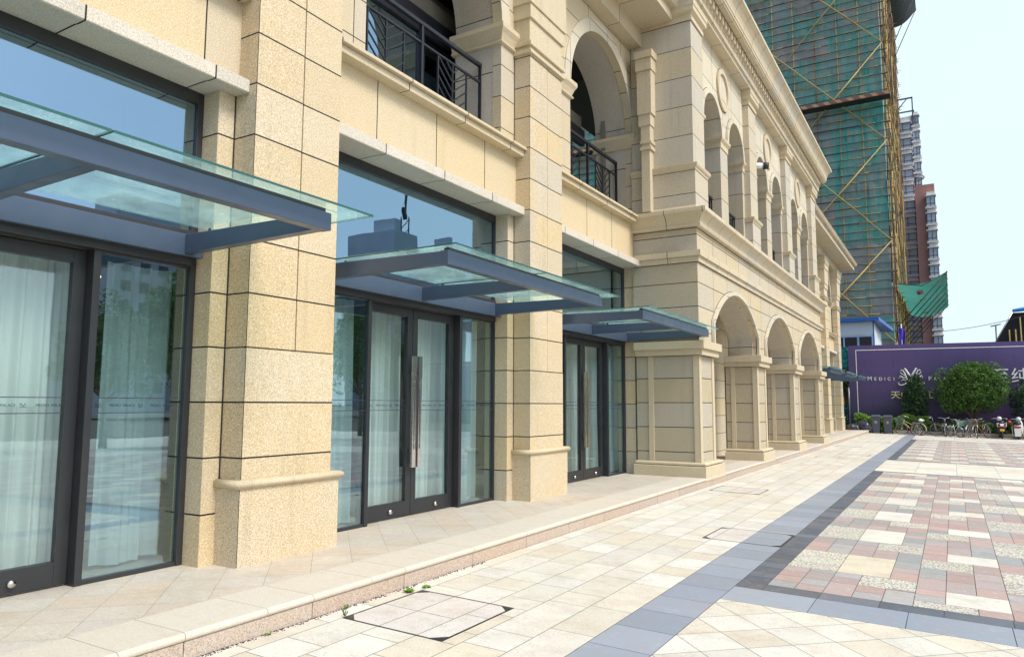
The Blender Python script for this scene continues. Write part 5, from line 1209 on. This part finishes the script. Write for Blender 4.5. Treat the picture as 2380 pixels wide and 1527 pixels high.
# ------------------------------------------------------------------ across the plaza: seen only as reflections in the glass
M['fhaze'] = simple('hazy_grey_render', (.46, .50, .55), .85, 0, .3, (.3, .2))  # distance haze mixed into the wall colour, paler and bluer
base = None; rn = random.Random(31)
ORD = ['first', 'second', 'third', 'fourth', 'fifth', 'sixth', 'seventh', 'eighth', 'ninth', 'tenth', 'last']
TL = ['leafy street tree across the plaza, %s of the row from the camera end' % q_ for q_ in ORD]
for k in range(11):
    x, y = 24 + rn.uniform(-2, 3), -14 + 5.6 * k + rn.uniform(-1, 1)
    l = 'street tree across the plaza, number %d from the near end' % (k + 1)
    if base is None:
        base = tree((x, y, gz(x)), 8, (0, 5.2, 2.4, 3.2), TL[0], group='street trees across the plaza', n=5200, size=.30, trunk_h=2.6, tr=.14, seed=40, lumps=26); o = base
    else:
        o = copy_tree(base); o['label'] = TL[k]; o.location = (x, y, gz(x)); o.rotation_euler.z = rn.uniform(0, 6); o.scale = (1, 1, rn.uniform(.8, 1.25))
for k, (x, y, w_, d_, h) in enumerate([(80, 108, 12, 7, 35.5), (74, 119, 10, 5, 33), (96, 92, 14, 12, 37), (46, 106, 12, 14, 66), (92, 60, 16, 20, 30)]):
    e = empty('city_block', (x, y, 0), 0, ['grey block mirrored in the middle of the transom window', 'slightly taller grey block beside the mirrored crane', 'grey block farther left in the mirrored skyline', 'highest tower, mirrored at the right end of the transom window', 'low grey block behind the street trees'][k], 'building', 'blocks across the road')
    b = MB(); b.box(0, w_, 0, d_, 0, h); b.box(2, w_ * .6, 2, d_ * .6, h, h + 3); b.build('wall', M['net'] if k == 3 else M['fhaze'], e); v = MB()
    for z in range(3, int(h) - 2, 3):
        for y2 in range(1, d_ - 2, 3): v.box(-.05, .0, y2, y2 + 1.6, z, z + 1.6)
    o = v.build('windows', M['fframe'], e); tag(o, kind='stuff')
def crane(x, y, h, jib, label, up_=0.):
    e = empty('tower_crane', (x, y, 0), R(-35), label, 'crane', 'tower cranes across the road'); b = MB()
    for sx in (-.8, .8):
        for sy in (-.8, .8): b.bar((sx, sy, 0), (sx, sy, h), .2)
    for z in range(0, int(h), 2): b.bar((-.8, -.8, z), (-.8, .8, z + 2), .14); b.bar((.8, .8, z), (-.8, .8, z + 2), .14)
    b.build('mast', M['ledger'], e); b = MB()
    tip = Vector((0, jib, h + up_)); b.bar((0, -7, h), (0, 0, h), .8); b.bar((0, 0, h), tip, .3); b.bar((0, 0, h + 1.4), tip, .2); b.bar((0, 0, h), (0, 0, h + 5), .4); b.bar((0, 0, h + 5), tip, .08); b.bar((0, 0, h + 5), (0, -7, h), .08)
    for k in range(12): q0 = Vector((0, 0, h)).lerp(tip, k / 12); b.bar(q0, q0 + Vector((0, jib / 14, up_ / 14 + 1.2 * (1 - k / 12))), .1)
    b.build('jib', M['ledger'], e)
crane(84, 116, 40, 6, 'tower crane with a steep raised jib mirrored in the transom window', 14.)
crane(98, 102, 56, 34, 'tower crane with a long level jib mirrored left in the transom window')
